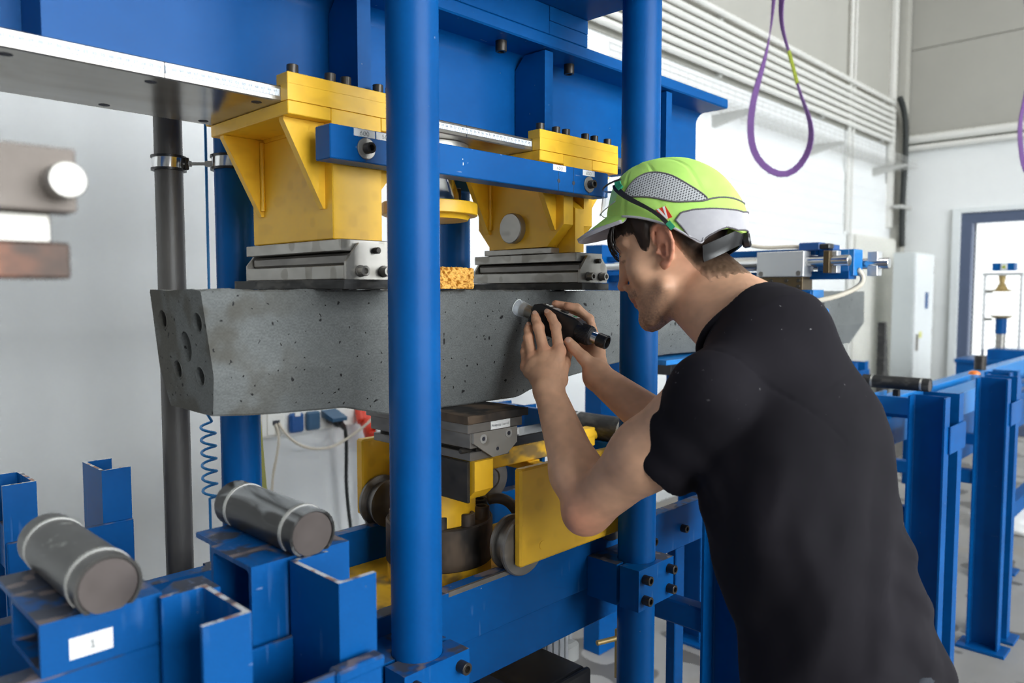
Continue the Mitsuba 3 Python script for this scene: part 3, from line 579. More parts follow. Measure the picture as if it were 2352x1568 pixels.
# lower bearing under the sleeper, ram head and base
lb = thing('lower_bearing', 'dark steel inclined bearing with white Neigung label under the sleeper', 'bearing'); e = 0.0
obj('rubber_top', pad_mesh(.902, 1.058, .985, 1.305, 1.1860, 1.2012, 3), 'rust_steel', lb, smooth=35, label='dirty dark top pad')
obj('wedge_plate', box(.906, 1.046, .99, 1.30, 1.1685, 1.1858, .001), 'steel_dark', lb)
w = obj('paper_label', box(.962, 1.012, .9892, .9901, 1.1695, 1.185, 0), 'label_white', lb)
obj('lettering', text_on('Neigung 1 zu 40', .0042, (.987, .9893, 1.1770), (1, 0, .0), (0, 0, 1), .0003), 'ink', w)
obj('upper_block', box(.915, 1.03, .994, 1.296, 1.140, 1.1685, .001), 'steel_dark', lb); obj('lower_block', box(.919, 1.02, .998, 1.292, 1.116, 1.132, .001), 'steel_dark', lb)
obj('roller', cyl((.972, 1.0, 1.138), (.972, 1.29, 1.138), .0105), 'steel_dark', lb, smooth=30); obj('neck', box(.935, 1.01, 1.0, 1.29, 1.132, 1.141, 0), 'black_steel', lb)
pr = [(.918, 1.1685), (1.03, 1.1685), (1.03, 1.139), (1.004, 1.121), (.966, 1.119), (.918, 1.150)]
ep = obj('end_plate', prism(pr, 'y', .988, .994), 'steel', lb)
for x, z in ((.942, 1.156), (1.007, 1.158)):
    obj('flat_screw', lathe((x, .988, z), (0, -1, 0), [(0, 0), (0, .0088), (.0008, .0085), (.0008, .0042), (.0, .0040), (.0, 0)], 28), 'band_steel', ep, smooth=30); obj('socket', cyl((x, .9874, z), (x, .9871, z), .004, n=6), 'ink', ep)
obj('small_hole', cyl((.978, .9884, 1.133), (.978, .9876, 1.133), .0035, n=16), 'ink', ep); obj('pin', cyl((.905, 1.01, 1.135), (.93, 1.01, 1.135), .005, n=16), 'black_steel', lb, smooth=30)
rm = thing('hydraulic_ram', 'yellow hydraulic ram with dark bolted steel flange under the lower bearing', 'ram')
oc = lambda h, c: [(h, h - c), (h - c, h), (-h + c, h), (-h, h - c), (-h, -h + c), (-h + c, -h), (h - c, -h), (h, -h + c)]
C0 = (1.0, 1.18)
obj('ram_head', cyl((C0[0] - .02, C0[1] - .01, .9655), (C0[0] - .02, C0[1] - .01, 1.1155), .082), 'paint_yellow', rm, smooth=30)
obj('head_block', prism([(.990, 1.1158), (.990, 1.062), (1.012, 1.043), (1.05, 1.043), (1.05, 1.1158)], 'x', .922, .968), 'paint_yellow', rm); obj('head_plate', box(.914, .921, 1.0, 1.10, 1.04, 1.1155), 'black_steel', rm)
obj('flange', lathe((C0[0], C0[1], .880), (0, 0, 1), [(0, 0), (0, .107), (.002, .109), (.082, .109), (.085, .106), (.085, 0)], 72), 'rust_steel', rm, smooth=30, label='stained dark steel flange ring')
obj('foot', lathe((C0[0], C0[1], .8405), (0, 0, 1), [(0, 0), (0, .106), (.0395, .106), (.0395, 0)], 72), 'paint_yellow_worn', rm, smooth=30)
for i in range(10):
    a = i * math.pi / 5 + .25; screw(rm, (C0[0] + .088 * math.cos(a), C0[1] + .088 * math.sin(a), .965), (0, 0, 1), .0172, .024, 'rust_steel', name='flange_screw')
one('base_plate', box(.60, 1.45, 1.012, 1.348, .815, .8402, .002), 'paint_yellow_worn', 'worn yellow base plate between the two blue rails', 'plate')
rl = thing('front_rail', 'long blue trolley rail in front with a rubbed top edge', 'rail'); obj('body', box(-.95, 2.6, .98, 1.0105, .798, .9005, .0015), 'paint_blue_worn', rl); obj('worn_edge', prism([(.9796, .9008), (.9796, .892), (.985, .9008)], 'x', .85, 1.02), 'steel_dark', rl)
one('rear_rail', box(-.95, 2.6, 1.3495, 1.38, .815, .9135, .0015), 'paint_blue_worn', 'long blue trolley rail at the back with a rusty top edge', 'rail')
one('lower_box_beam', box(.55, 1.40, .992, 1.06, .708, .7975, .002), 'paint_blue', 'dark blue box beam under the front rail', 'beam')
obj('leg', box(1.585, 1.625, .984, 1.01, 0, .7975, .002), 'paint_blue', rl); obj('leg', box(2.4, 2.44, .984, 1.01, 0, .7975, .002), 'paint_blue', rl)
for x in (1.47, 1.605): screw(rl, (x, .98, .845), (0, -1, 0), .0095, .015, 'black_steel')
cy = thing('pneumatic_cylinder', 'upright silver pneumatic cylinder behind the right column clamp', 'cylinder')
obj('barrel', [cyl((1.40, 1.22, .55), (1.40, 1.22, .80), .035), cyl((1.36, 1.20, .52), (1.36, 1.20, .80), .008), cyl((1.44, 1.20, .52), (1.44, 1.20, .80), .008)], 'aluminium', cy, smooth=30); obj('end_cap', box(1.352, 1.45, 1.17, 1.27, .50, .552, .008), 'galvanised', cy)
pf = thing('profile_post', 'silver aluminium profile post standing under the lower beam', 'post')
obj('profile', [box(1.10, 1.19, 1.15, 1.24, 0, .70, .004)] + [box(1.108 + d, 1.118 + d, 1.146, 1.151, 0, .70, .001) for d in (0, .022, .044, .064)] + [box(1.096, 1.101, 1.158 + d, 1.168 + d, 0, .70, .001) for d in (0, .03, .06)], 'aluminium', pf)
obj('connector', [cyl((1.23, 1.10, .60), (1.29, 1.08, .60), .006), box(1.285, 1.305, 1.07, 1.09, .50, .62)], 'tan_metal', pf)
one('profile_post', [box(.98, 1.05, 1.22, 1.30, 0, .70, .004)], 'aluminium', 'darker aluminium profile post left of the bright one under the beam', 'post')
bm = thing('valve_box', 'black box on the floor frame at the bottom edge under the beam', 'box')
obj('body', box(.86, 1.02, 1.0, 1.16, .30, .64, .006), 'black_plastic', bm); obj('rib', box(.90, 1.02, .985, 1.0, .56, .642, .006), 'black_plastic', bm)

# trolley with yellow side plates and wheels
tl = thing('trolley', 'yellow wheeled trolley standing on the blue rails beside the hydraulic ram', 'trolley')
obj('side_plate', box(.994, 1.36, .944, .9625, .914, 1.0975, .004), 'paint_yellow', tl, label='bright yellow front side plate'); obj('side_plate', box(.955, 1.36, 1.385, 1.41, .93, 1.098, .004), 'paint_yellow', tl, label='shaded yellow rear side plate')
for x, ya in ((1.026, .9635), (1.31, .9635), (.998, 1.3835), (1.31, 1.3835)):
    d = 1 if ya < 1.2 else -1; r = .044; zt = .9005 if d > 0 else .9135
    obj('wheel', lathe((x, ya, zt + r), (0, d, 0), [(0, 0), (0, r + .011), (.003, r + .013), (.009, r + .013), (.013, r), (.034, r), (.036, r + .008), (.042, r + .008), (.044, r - .004), (.044, r * .55), (.040, r * .5), (.040, 0)], 48), 'steel_dark', tl, smooth=30)
obj('cover_screw', cyl((1.052, .943, .9445), (1.052, .9442, .9445), .008, n=24), 'paint_yellow', tl, smooth=30)
obj('cross_tube', box(1.30, 1.33, .9627, 1.385, 1.0, 1.02), 'paint_yellow', tl)
ar = thing('yellow_frame', 'yellow support frame with black strip and knurled knob behind the forearm', 'arm')
obj('arm', box(1.068, 1.56, 1.215, 1.245, 1.022, 1.07, .002), 'paint_yellow_worn', ar); obj('black_strip', box(1.075, 1.44, 1.19, 1.27, 1.0705, 1.093, .002), 'black_plastic', ar); obj('lug', box(1.43, 1.49, 1.205, 1.25, 1.07, 1.09, .004), 'paint_yellow', ar)
obj('post', [cyl((1.462, 1.228, 1.088), (1.462, 1.228, 1.112), .0095, n=24), cyl((1.462, 1.228, 1.112), (1.462, 1.228, 1.128), .0115, n=24)], 'paint_yellow_worn', ar, smooth=30, label='knurled yellow knob')
obj('flat_screw', cyl((1.17, 1.215, 1.045), (1.17, 1.213, 1.045), .009, n=20), 'tan_metal', ar); obj('arm_end', cyl((1.50, 1.228, 1.05), (1.66, 1.228, 1.05), .014, n=24), 'paint_yellow', ar, smooth=30); obj('stand', box(1.3, 1.34, 1.21, 1.25, .8405, 1.022), 'paint_yellow', ar)
one('white_block', box(1.11, 1.26, 1.20, 1.262, 1.0935, 1.109, .002), 'label_white', 'white plastic block lying on the black strip beside the forearm', 'block')
one('hydraulic_hose', tube(spline([(1.062, 1.10, 1.0), (1.09, 1.07, .995), (1.11, 1.06, .96), (1.115, 1.07, .90), (1.12, 1.10, .85)], 40), .011, 10), 'pvc_grey', 'grey hydraulic hose curving down behind the yellow trolley plate', 'hose', smooth=True)
one('rubber_buffer', cyl((1.07, 1.29, 1.055), (1.10, 1.29, 1.055), .04), 'rubber', 'round dark rubber buffer behind the ram head', 'buffer', smooth=30)
one('upright_plate', box(1.43, 1.442, 1.283, 1.348, .8405, 1.124, .002), 'paint_blue', 'upright blue plate behind the white block and the support arm', 'plate')
one('upright_plate', box(1.43, 1.442, 1.3805, 1.47, .80, 1.124, .002), 'paint_blue', 'blue plate outside the rear rail behind the ram', 'plate')

# grey pipe with its pipe clips, spiral hose
one('grey_pipe', cyl((.624, 1.556, 0), (.624, 1.556, 3.2), .0262, n=48), 'pvc_grey', 'dark grey plastic pipe standing behind the end of the sleeper', 'pipe', smooth=30)
pc = thing('pipe_clip', 'zinc pipe clip with rubber lining joining the grey pipe to the rear column', 'clip'); zc = 1.674
def ringm(c, r0, r1, z0, z1): return lathe((c[0], c[1], z0), (0, 0, 1), [(0, r0), (0, r1), (z1 - z0, r1), (z1 - z0, r0), (0, r0)], 48)
for c, r in (((.624, 1.556), .0268), ((CX[0], CY[1]), CR + .0006)):
    obj('rubber_lining', [ringm(c, r, r + .006, zc - .0145, zc - .010), ringm(c, r, r + .006, zc + .010, zc + .0145)], 'black_plastic', pc, smooth=30); obj('band', ringm(c, r, r + .0035, zc - .010, zc + .010), 'chrome', pc, smooth=30)
dv = V(CX[0] - .624, CY[1] - 1.556, 0); dv /= np.linalg.norm(dv); A = V(.624, 1.556, zc)
obj('lug', box(-.004, .004, -.005, .005, -.012, .012).apply_translation(A + dv * .035), 'black_steel', pc); obj('stud', cyl(A + dv * .03, A + dv * .0915, .0032), 'galvanised', pc, smooth=30); obj('nut', [cyl(A + dv * .072, A + dv * .088, .0065, n=6), cyl(A + dv * .040, A + dv * .045, .0065, n=6)], 'galvanised', pc)
s = np.linspace(0, 1, 260); hz = 1.17 - .24 * s; turn = np.clip((s - .22) / .78, 0, 1) * 2 * math.pi * 6.2
hp = np.c_[.775 + .002 * s + .016 * np.cos(turn) * np.clip((s - .15) / .12, 0, 1), 1.75 + .016 * np.sin(turn) * np.clip((s - .15) / .12, 0, 1), hz]
one('spiral_hose', tube(np.vstack([[(.788, 1.75, 2.2)], [(.786, 1.75, 1.3)], hp, [(.78, 1.76, .5)], [(.78, 1.76, .0)]]), .0032, 7), 'hose_blue', 'blue spiral air hose hanging left of the rear column', 'hose', smooth=True)
one('yellow_strap', ribbon(spline([(1.13, 2.2, 1.6), (1.134, 2.2, .95), (1.146, 2.2, .78), (1.16, 2.21, 0.01)], 30), np.tile(V(.022, -.01, 0), (30, 1)), .003), 'strap_yellow', 'pale yellow strap hanging behind the rear column', 'strap')

for k in [k for k in scene if k.startswith('profile_post__') or k.startswith('valve_box__')]:
    scene[k]['to_world'] = T().translate([.155 if k.startswith('profile') else .20, -.03, 0])
# ---------------------------------------------------------------- roller trestles, rails, rollers
def channel(x0, x1, y0, y1, z0, z1, open_dir, t=.006):
    o = sg.box(x0, y0, x1, y1)
    if open_dir < 0: i = sg.box(x0 - .01, y0 + t, x1 - t, y1 - t)
    else: i = sg.box(x0 + t, y0 + t, x1 + .01, y1 - t)
    i = i.buffer(-.004).buffer(.004, 8)
    return prism(o.difference(i), 'z', z0, z1)
def trestle(xa, y_f, y_b, label, mat, ztop=1.085, foot=True, rear=True, rollers=True):
    t = thing('roller_trestle', label, 'trestle'); gap = .107; d = .052; h = .11
    for y in ((y_f, y_b) if rear else (y_f,)):
        for x, o in ((xa, -1), (xa + d + gap, 1)):
            p = obj('post', channel(x, x + d, y, y + h, .012, ztop, o), mat, t, smooth=30)
            if foot: obj('foot_plate', box(x - .03, x + d + .03, y - .03, y + h + .03, 0, .012), mat, p)
    obj('front_tie', box(xa + d, xa + d + gap, y_f + .104, y_f + .110, .86, .99), mat, t)
    if xa > 1: obj('joint_plate', box(xa - .01 + d, xa + 2 * d + gap + .01, y_f - .008, y_f, .90, .99, .003), mat, t)
    if rear:
        obj('rear_tie', box(xa + d - .05, xa + 2 * d + gap, y_b - .008, y_b, .87, .985, .002), mat, t)
        obj('cross_tie', box(xa + .005, xa + .045, y_f + h, y_b, .66, .715, .004), mat, t)
        obj('cap_tie', box(xa + .012, xa + .05, y_b + .06, y_b + .10, .92, 1.0), mat, t)
    return t
trestle(.318, .742, 1.54, 'blue trestle of channel posts in the left foreground with worn bright rims', 'paint_blue_rim')
trestle(1.478, .742, 1.54, 'blue trestle hidden mostly behind the dark shirt of the worker', 'paint_blue')
trestle(2.665, .685, 1.54, 'blue trestle with twin channel posts right behind the back of the worker', 'paint_blue')
trestle(3.41, .664, 1.56, 'blue trestle at the right edge of the view standing on a floor plate', 'paint_blue')
trestle(4.3, .83, 1.56, 'farther blue trestle behind the right hand trestles', 'paint_blue', ztop=1.03)
# conveyor rails
one('conveyor_rail', box(-.8, .425, .862, .90, .90, 1.03, .003), 'paint_blue_worn', 'blue conveyor rail in the left foreground under the roller stands', 'rail')
one('conveyor_rail', box(1.75, 4.25, .862, .955, .90, 1.0, .003), 'blue_light', 'bright blue conveyor rail running away behind the worker to the right', 'rail')
one('conveyor_rail', box(2.95, 6.8, 1.0, 1.06, .91, 1.01, .003), 'blue_light', 'rear bright blue conveyor rail at the right behind the roller', 'rail')
def stand(x, label, num=None, w=.14, zb=1.0302):
    t = thing('roller_stand', label, 'stand')
    o = sg.box(.8605, zb, .972, 1.0862); i = sg.box(.867, zb + .0063, .9655, 1.080).buffer(-.006).buffer(.006, 8)
    obj('tube', prism(o.difference(i), 'x', x - w / 2, x + w / 2), 'paint_blue_worn', t, smooth=30)
    obj('carrier_plate', box(x - .058, x + .05, .9725, 1.046, 1.078, 1.0862, .001), 'paint_blue_worn', t); obj('carrier_leg', box(x - .02, x + .02, 1.014, 1.044, 0, 1.078), 'paint_blue_worn', t)
    if num:
        l = obj('paper_label', box(x - .034, x + .008, .8597, .8605, 1.041, 1.0635, 0), 'label_white', t); obj('number', text_on(num, .0085, (x - .012, .8598, 1.052), (1, 0, 0), (0, 0, 1), .0003), 'ink', l)
stand(.264, 'blue box stand with white label number 1 in the left foreground', '1', .12)
stand(.50, 'blue box stand under the scuffed roller between the front posts', None, .14, .985)
def roller(x, y0, y1, z, label, r=.0325, flat=.027, mat='roller_rubber'):
    t = thing('support_roller', label, 'roller')
    def seg(rad, a, b, fl):
        p = [(x + rad * math.cos(q), z + max(rad * math.sin(q), -fl)) for q in np.linspace(0, 2 * math.pi, 72, endpoint=False)]
        return prism(sg.Polygon(p).buffer(0), 'y', a, b)
    L = y1 - y0
    obj('core', seg(r - .0045, y0 + .001, y1 - .001, flat - .0002), 'disc_face', t, smooth=30, label='brushed steel end disc')
    outer = [(x + r * math.cos(q), z + r * math.sin(q)) for q in np.linspace(0, 2 * math.pi, 72, endpoint=False)]
    ring = sg.Polygon(outer).difference(sg.Point(x, z).buffer(r - .0035, 32)).intersection(sg.box(x - 1, z - flat + .003, x + 1, z + 1))
    obj('sleeve', prism(ring, 'y', y0, y1), mat, t, smooth=30, label='black rubber sleeve')
    ring2 = sg.Point(x, z).buffer(r + .0012, 32).difference(sg.Point(x, z).buffer(r - .001, 32)).intersection(sg.box(x - 1, z - flat + .006, x + 1, z + 1))
    for a in (y0 + .022, y1 - .035): obj('clamp_band', prism(ring2, 'y', a, a + .006), 'band_steel', t, smooth=30)
pri('roller_grey', proc(lambda p, n, uv: mix(mix((.018, .017, .016), (.055, .052, .048), fbm(p.x * 25, p.y * 14, p.z * 25, 3)), (.30, .31, .28), smoothstep(.62, .80, fbm(p.x * 45, p.y * 30, p.z * 45, 4)) * smoothstep(.2, .8, n.z))), .33, .15)
roller(.265, .845, 1.06, 1.1135, 'grey rubber wrapped roller on the stand with the number 1', .0335, mat='roller_grey')
roller(.506, .845, 1.055, 1.1135, 'black roller with white scuffs on the stand between the front posts', .0325)
roller(2.79, .765, .98, 1.108, 'black roller with two pale bands on the trestle behind the worker', .024, .022, mat='rubber')
roller(1.60, 1.125, 1.33, 1.062, 'black roller with a pale band behind the forearm and the right column', .035, .030, mat='rubber')
rst = thing('roller_post', 'blue bracket with black post that carries the roller behind the worker', 'bracket')
obj('post', box(2.78, 2.80, .86, .88, 1.0, 1.086), 'black_steel', rst); obj('plate', box(2.73, 2.84, .80, .93, 1.0, 1.012), 'paint_blue', rst); obj('cheek', [box(2.73, 2.74, .80, .93, 1.01, 1.07), box(2.72, 2.85, .92, .93, 1.01, 1.075)], 'blue_light', rst)
one('roller_rest', box(1.57, 1.63, 1.15, 1.30, .8405 + .06, 1.0325), 'paint_blue', 'blue rest under the roller behind the forearm', 'stand')
bb = thing('end_stop', 'blue slanted stop block beside the roller stand with the number 1', 'block')
obj('body', prism([(.327, 1.0302), (.402, 1.0302), (.402, 1.064), (.366, 1.066), (.327, 1.046)], 'y', .885, .935), 'paint_blue_worn', bb); obj('screw', cyl((.331, .862, 1.012), (.331, .856, 1.012), .006, n=6), 'band_steel', bb)
fp = thing('guide_plate', 'blue guide plate with worn rim at the bottom edge in front of the posts', 'plate')
obj('body', box(.36, .52, .718, .726, .70, .996, .003), 'paint_blue_worn', fp); obj('rim', box(.455, .52, .712, .7335, .982, .997, .003), 'paint_blue_worn', fp)

# far left, close to the camera: end of another fixture
fx = thing('steel_fixture', 'blurred brown steel block with big pin at the left edge close to the camera', 'fixture')
fy = .62
obj('plate', box(.06, .182, fy, fy + .03, 1.478, 1.5235, .001), 'brown_steel', fx); obj('pin', cyl((.1705, fy, 1.4985), (.1705, fy - .022, 1.4985), .0125), 'steel', fx, smooth=30, label='round steel pin')
obj('blue_end', box(-.1, .132, fy - .004, fy + .02, 1.475, 1.5245), 'paint_blue', fx); obj('lower_block', box(.0, .178, fy + .006, fy + .05, 1.43, 1.456), 'tan_dark', fx, label='rusty brown lower block')
obj('link', box(-.05, .17, fy + .02, fy + .04, 1.456, 1.478), 'steel', fx); obj('hanger', box(-.12, -.07, fy + .0, fy + .06, 1.43, 2.6), 'paint_blue', fx)
pri('brown_steel', proc(lambda p, n, uv: mix((.12, .095, .08), (.19, .16, .14), fbm(p.x * 30, p.y * 30, p.z * 30))), .55, .2)
pri('tan_dark', proc(lambda p, n, uv: mix((.05, .03, .022), (.20, .075, .04), smoothstep(.3, .7, fbm(p.x * 40, p.y * 20, p.z * 50, 3)) * smoothstep(.19, .12, p.x))), .5, .3)

# linear guide over the sleeper, right of the head of the worker
lg = thing('linear_guide', 'silver linear guide block on steel shafts over the sleeper behind the worker', 'guide'); gx = 2.3
obj('block', box(gx, gx + .075, .994, 1.147, 1.468, 1.547, .002), 'aluminium', lg)
for y in (1.01, 1.132): obj('block_screw', cyl((gx - .001, y, 1.478), (gx + .001, y, 1.478), .008, n=20), 'steel_dark', lg)
obj('clamp_bar', box(gx + .006, gx + .08, .999, 1.135, 1.427, 1.4675, .001), 'bronze_anod', lg, label='brown anodised clamp bar')
for y in (1.012, 1.05, 1.10):
    for z in (1.438, 1.456): obj('bar_screw', cyl((gx + .004, y, z), (gx + .0065, y, z), .006, n=20), 'black_steel', lg)
obj('shaft', cyl((gx + .03, .868, 1.515), (gx + .03, 1.80, 1.515), .0165), 'chrome', lg, smooth=30); obj('shaft', cyl((gx + .165, .80, 1.508), (gx + .165, 1.80, 1.508), .0165), 'chrome', lg, smooth=30)
obj('shaft_collar', [box(gx + .008, gx + .03, .920, .938, 1.478, 1.545, .001)], 'bronze_anod', lg); obj('shaft_support', [box(gx + .03, gx + .06, .905, .94, 1.478, 1.545), box(gx + .15, gx + .19, .83, .86, 1.47, 1.545)], 'aluminium', lg)
obj('frame_bar', [box(gx + .06, gx + .12, .88, 1.83, 1.46, 1.485), box(gx + .05, gx + .09, .98, 1.83, 1.535, 1.555)], 'paint_blue', lg); obj('yoke', [box(gx + .07, gx + .14, .87, .885, 1.47, 1.55), box(gx + .07, gx + .085, .885, .98, 1.47, 1.55)], 'blue_light', lg)
obj('sensor', [box(gx + .02, gx + .07, .955, 1.02, 1.548, 1.572, .003), box(gx + .05, gx + .10, .925, .97, 1.548, 1.565)], 'socket_blue', lg); obj('sensor_plug', box(gx + .02, gx + .06, .925, .955, 1.551, 1.567, .003), 'black_plastic', lg)
one('guide_lead', tube(spline([(gx + .04, 1.02, 1.56), (gx + .03, 1.08, 1.562), (gx + .02, 1.15, 1.565), (gx, 1.22, 1.585), (gx + .02, 1.3, 1.60), (gx + .1, 1.45, 1.61), (gx + .2, 1.8, 1.62)], 50), .006, 8), 'cable_white', 'pale speckled lead running from the linear guide behind the cap', 'cable', smooth=True)
one('guide_lead', tube(spline([(gx + .10, .87, 1.49), (gx + .11, .86, 1.45), (gx + .08, .89, 1.42), (gx + .02, .95, 1.395), (gx - .01, .99, 1.385)], 40), .008, 8), 'cable_white', 'short pale hose curving under the linear guide', 'cable', smooth=True)
gp = thing('guide_post', 'blue upright post under the linear guide in front of the sleeper', 'post')
obj('post', box(gx, gx + .137, .965, 1.04, .9, 1.37, .006), 'blue_light', gp); obj('rear_web', box(gx - .004, gx + .004, .968, 1.06, .95, 1.425, .003), 'paint_blue', gp); obj('neck', box(gx + .02, gx + .10, .97, 1.03, 1.39, 1.4275), 'blue_light', gp); obj('spacer', box(gx + .01, gx + .12, .975, 1.035, 1.37, 1.39), 'black_plastic', gp)
gs = thing('guide_support', 'blue rear upright of the linear guide frame', 'post'); obj('post', box(gx + .02, gx + .2, 1.78, 1.86, 0, 1.60), 'paint_blue', gs)
df = thing('dark_roller_box', 'dark box under the sleeper just right of the right column', 'box'); obj('body', box(2.05, 2.28, 1.30, 1.36, 1.16, 1.235), 'black_plastic', df); obj('leg', box(2.1, 2.2, 1.31, 1.35, 1.03, 1.16), 'paint_blue', df)
one('cross_rail', box(1.65, 2.3, 1.06, 1.30, 1.235, 1.2478), 'blue_light', 'flat blue support strip touching the underside of the sleeper behind the neck', 'rail')

# small press in front of the bright door
pr_ = thing('small_press', 'small blue and silver testing press on a table in front of the bright door', 'press'); px_ = 7.5
obj('column', [cyl((px_, y, .86), (px_, y, 1.575), .012, n=14) for y in (1.66, 1.395)], 'aluminium', pr_, smooth=30); obj('crosshead', box(px_ - .05, px_ + .05, 1.38, 1.67, 1.56, 1.585), 'aluminium', pr_)
obj('drive', box(px_ - .06, px_ + .06, 1.44, 1.60, 1.60, 1.665), 'paint_blue', pr_); obj('drive_plate', box(px_ - .07, px_ - .06, 1.49, 1.535, 1.605, 1.66), 'label_white', pr_); obj('badge', cyl((px_ - .075, 1.512, 1.63), (px_ - .069, 1.512, 1.63), .014, n=16), 'sling_green', pr_)
obj('upper_platen', [cyl((px_, 1.535, 1.56), (px_, 1.535, 1.49), .028, .02), cyl((px_, 1.535, 1.49), (px_, 1.535, 1.44), .024, .05), cyl((px_, 1.535, 1.44), (px_, 1.535, 1.425), .06, .085)], 'tan_metal', pr_, smooth=30)
obj('lower_platen', [cyl((px_, 1.53, 1.20), (px_, 1.53, 1.22), .06, .085)], 'tan_metal', pr_, smooth=30); obj('ram', cyl((px_, 1.53, 1.07), (px_, 1.53, 1.20), .042), 'paint_blue', pr_, smooth=30); obj('ram_foot', cyl((px_, 1.53, .95), (px_, 1.53, 1.07), .036), 'steel', pr_, smooth=30)
obj('base', box(px_ - .12, px_ + .12, 1.2, 1.60, .86, .945), 'paint_blue', pr_); obj('rod_knob', [cyl((px_, 1.655, z), (px_, 1.60, z), .012, n=12) for z in (1.425, 1.19)], 'steel_dark', pr_)
tb = thing('press_table', 'dark blue steel table under the small press by the door', 'table')
obj('top', box(px_ - .3, px_ + .3, .6, 1.80, .83, .86), 'paint_blue', tb); obj('apron', box(px_ - .28, px_ - .26, .6, 1.78, .64, .83), 'paint_blue', tb); obj('leg', [box(px_ - .28, px_ - .22, y, y + .06, 0, .83) for y in (.62, 1.2, 1.73)], 'paint_blue', tb)
one('post_cap', cyl((4.62, 1.03, 1.0101), (4.62, 1.03, 1.085), .028, n=24), 'black_steel', 'short dark bolt with pale top standing on the far trestle', 'bolt', smooth=30)
one('orange_cap', lathe((3.5, .80, 1.09), (0, 0, 1), [(0, 0), (0, .022), (.008, .02), (.014, .01), (.015, 0)], 20), 'orange_plastic', 'small orange cap on top of the rightmost trestle', 'cap', smooth=30)
one('rail_stack', [box(4.7, 6.9, 1.0, 1.05, z, z + .025) for z in (.78, .84, .90)], 'paint_blue', 'stack of dark blue bars on the far conveyor', 'bars')
one('far_beam', box(3.7, 6.9, 1.06, 1.12, .55, .80), 'paint_blue', 'dark blue lower beam between the right trestles', 'beam'); one('floor_bar', box(4.2, 6.5, .84, .90, .26, .34), 'paint_blue', 'low blue tie bar close to the floor at the right', 'bar')
def bag_mesh():
    m = trimesh.creation.icosphere(4, 1.0); v = np.array(m.vertices) * V(.16, .2, .09); v *= (1 + .35 * (meshkit.fbm(v * 9, 3, 2) - .5))[:, None]; v[:, 2] = np.maximum(v[:, 2], -.06); return trimesh.Trimesh(v + V(5.3, 1.0, .06), m.faces, process=False)
one('white_bag', bag_mesh(), 'label_white', 'crumpled white bag on the floor between the right trestles', 'bag', smooth=True)
# ---------------------------------------------------------------- the worker
HC = at(1550, 580, 1.335)
_t, _p = math.radians(20), math.radians(19)
_f0 = -math.cos(_t) * RIGHT + math.sin(_t) * AHEAD
HF, HL, HU = math.cos(_p) * _f0 - math.sin(_p) * UP, -math.sin(_t) * RIGHT - math.cos(_t) * AHEAD, math.cos(_p) * UP + math.sin(_p) * _f0
HR = np.stack([HF, HL, HU])
def hd_(f, l, u): return HC + f * HF + l * HL + u * HU
HT = np.array([(-.119, .080, .066, .004), (-.114, .088, .052, .013), (-.106, .0925, .040, .0225), (-.095, .0945, .026, .034), (-.08, .0915, .008, .0455), (-.06, .0900, -.012, .0545), (-.04, .0915, -.04, .0600), (-.02, .0905, -.065, .0655), (0, .089, -.085, .0705),
               (.02, .0885, -.096, .0735), (.04, .0905, -.102, .0760), (.06, .089, -.105, .0775), (.08, .080, -.102, .0755), (.10, .062, -.088, .066), (.117, .035, -.06, .045), (.127, .005, -.025, .015)])
def slab(q, tab, n=2.25):
    u = np.clip(q[:, 2], tab[0, 0], tab[-1, 0]); ff, fb, w = (np.interp(u, tab[:, 0], tab[:, k]) for k in (1, 2, 3)); a, c = (ff - fb) / 2, (ff + fb) / 2
    k = (np.abs((q[:, 0] - c) / a) ** n + np.abs(q[:, 1] / w) ** n) ** (1 / n); d = (k - 1) * np.minimum(a, w)
    e = np.abs(q[:, 2] - u); return np.where(e > 0, np.maximum(d, e), d)
I3 = np.eye(3)
EAR = [(.0185, .0735, .020), (.0165, .078, .034), (.0095, .082, .043), (.0005, .086, .0445), (-.0085, .089, .037), (-.0125, .0915, .024), (-.0125, .0915, .010), (-.0085, .089, -.003), (-.001, .085, -.014), (.008, .080, -.023), (.0145, .0765, -.0245), (.0185, .0740, -.017)]
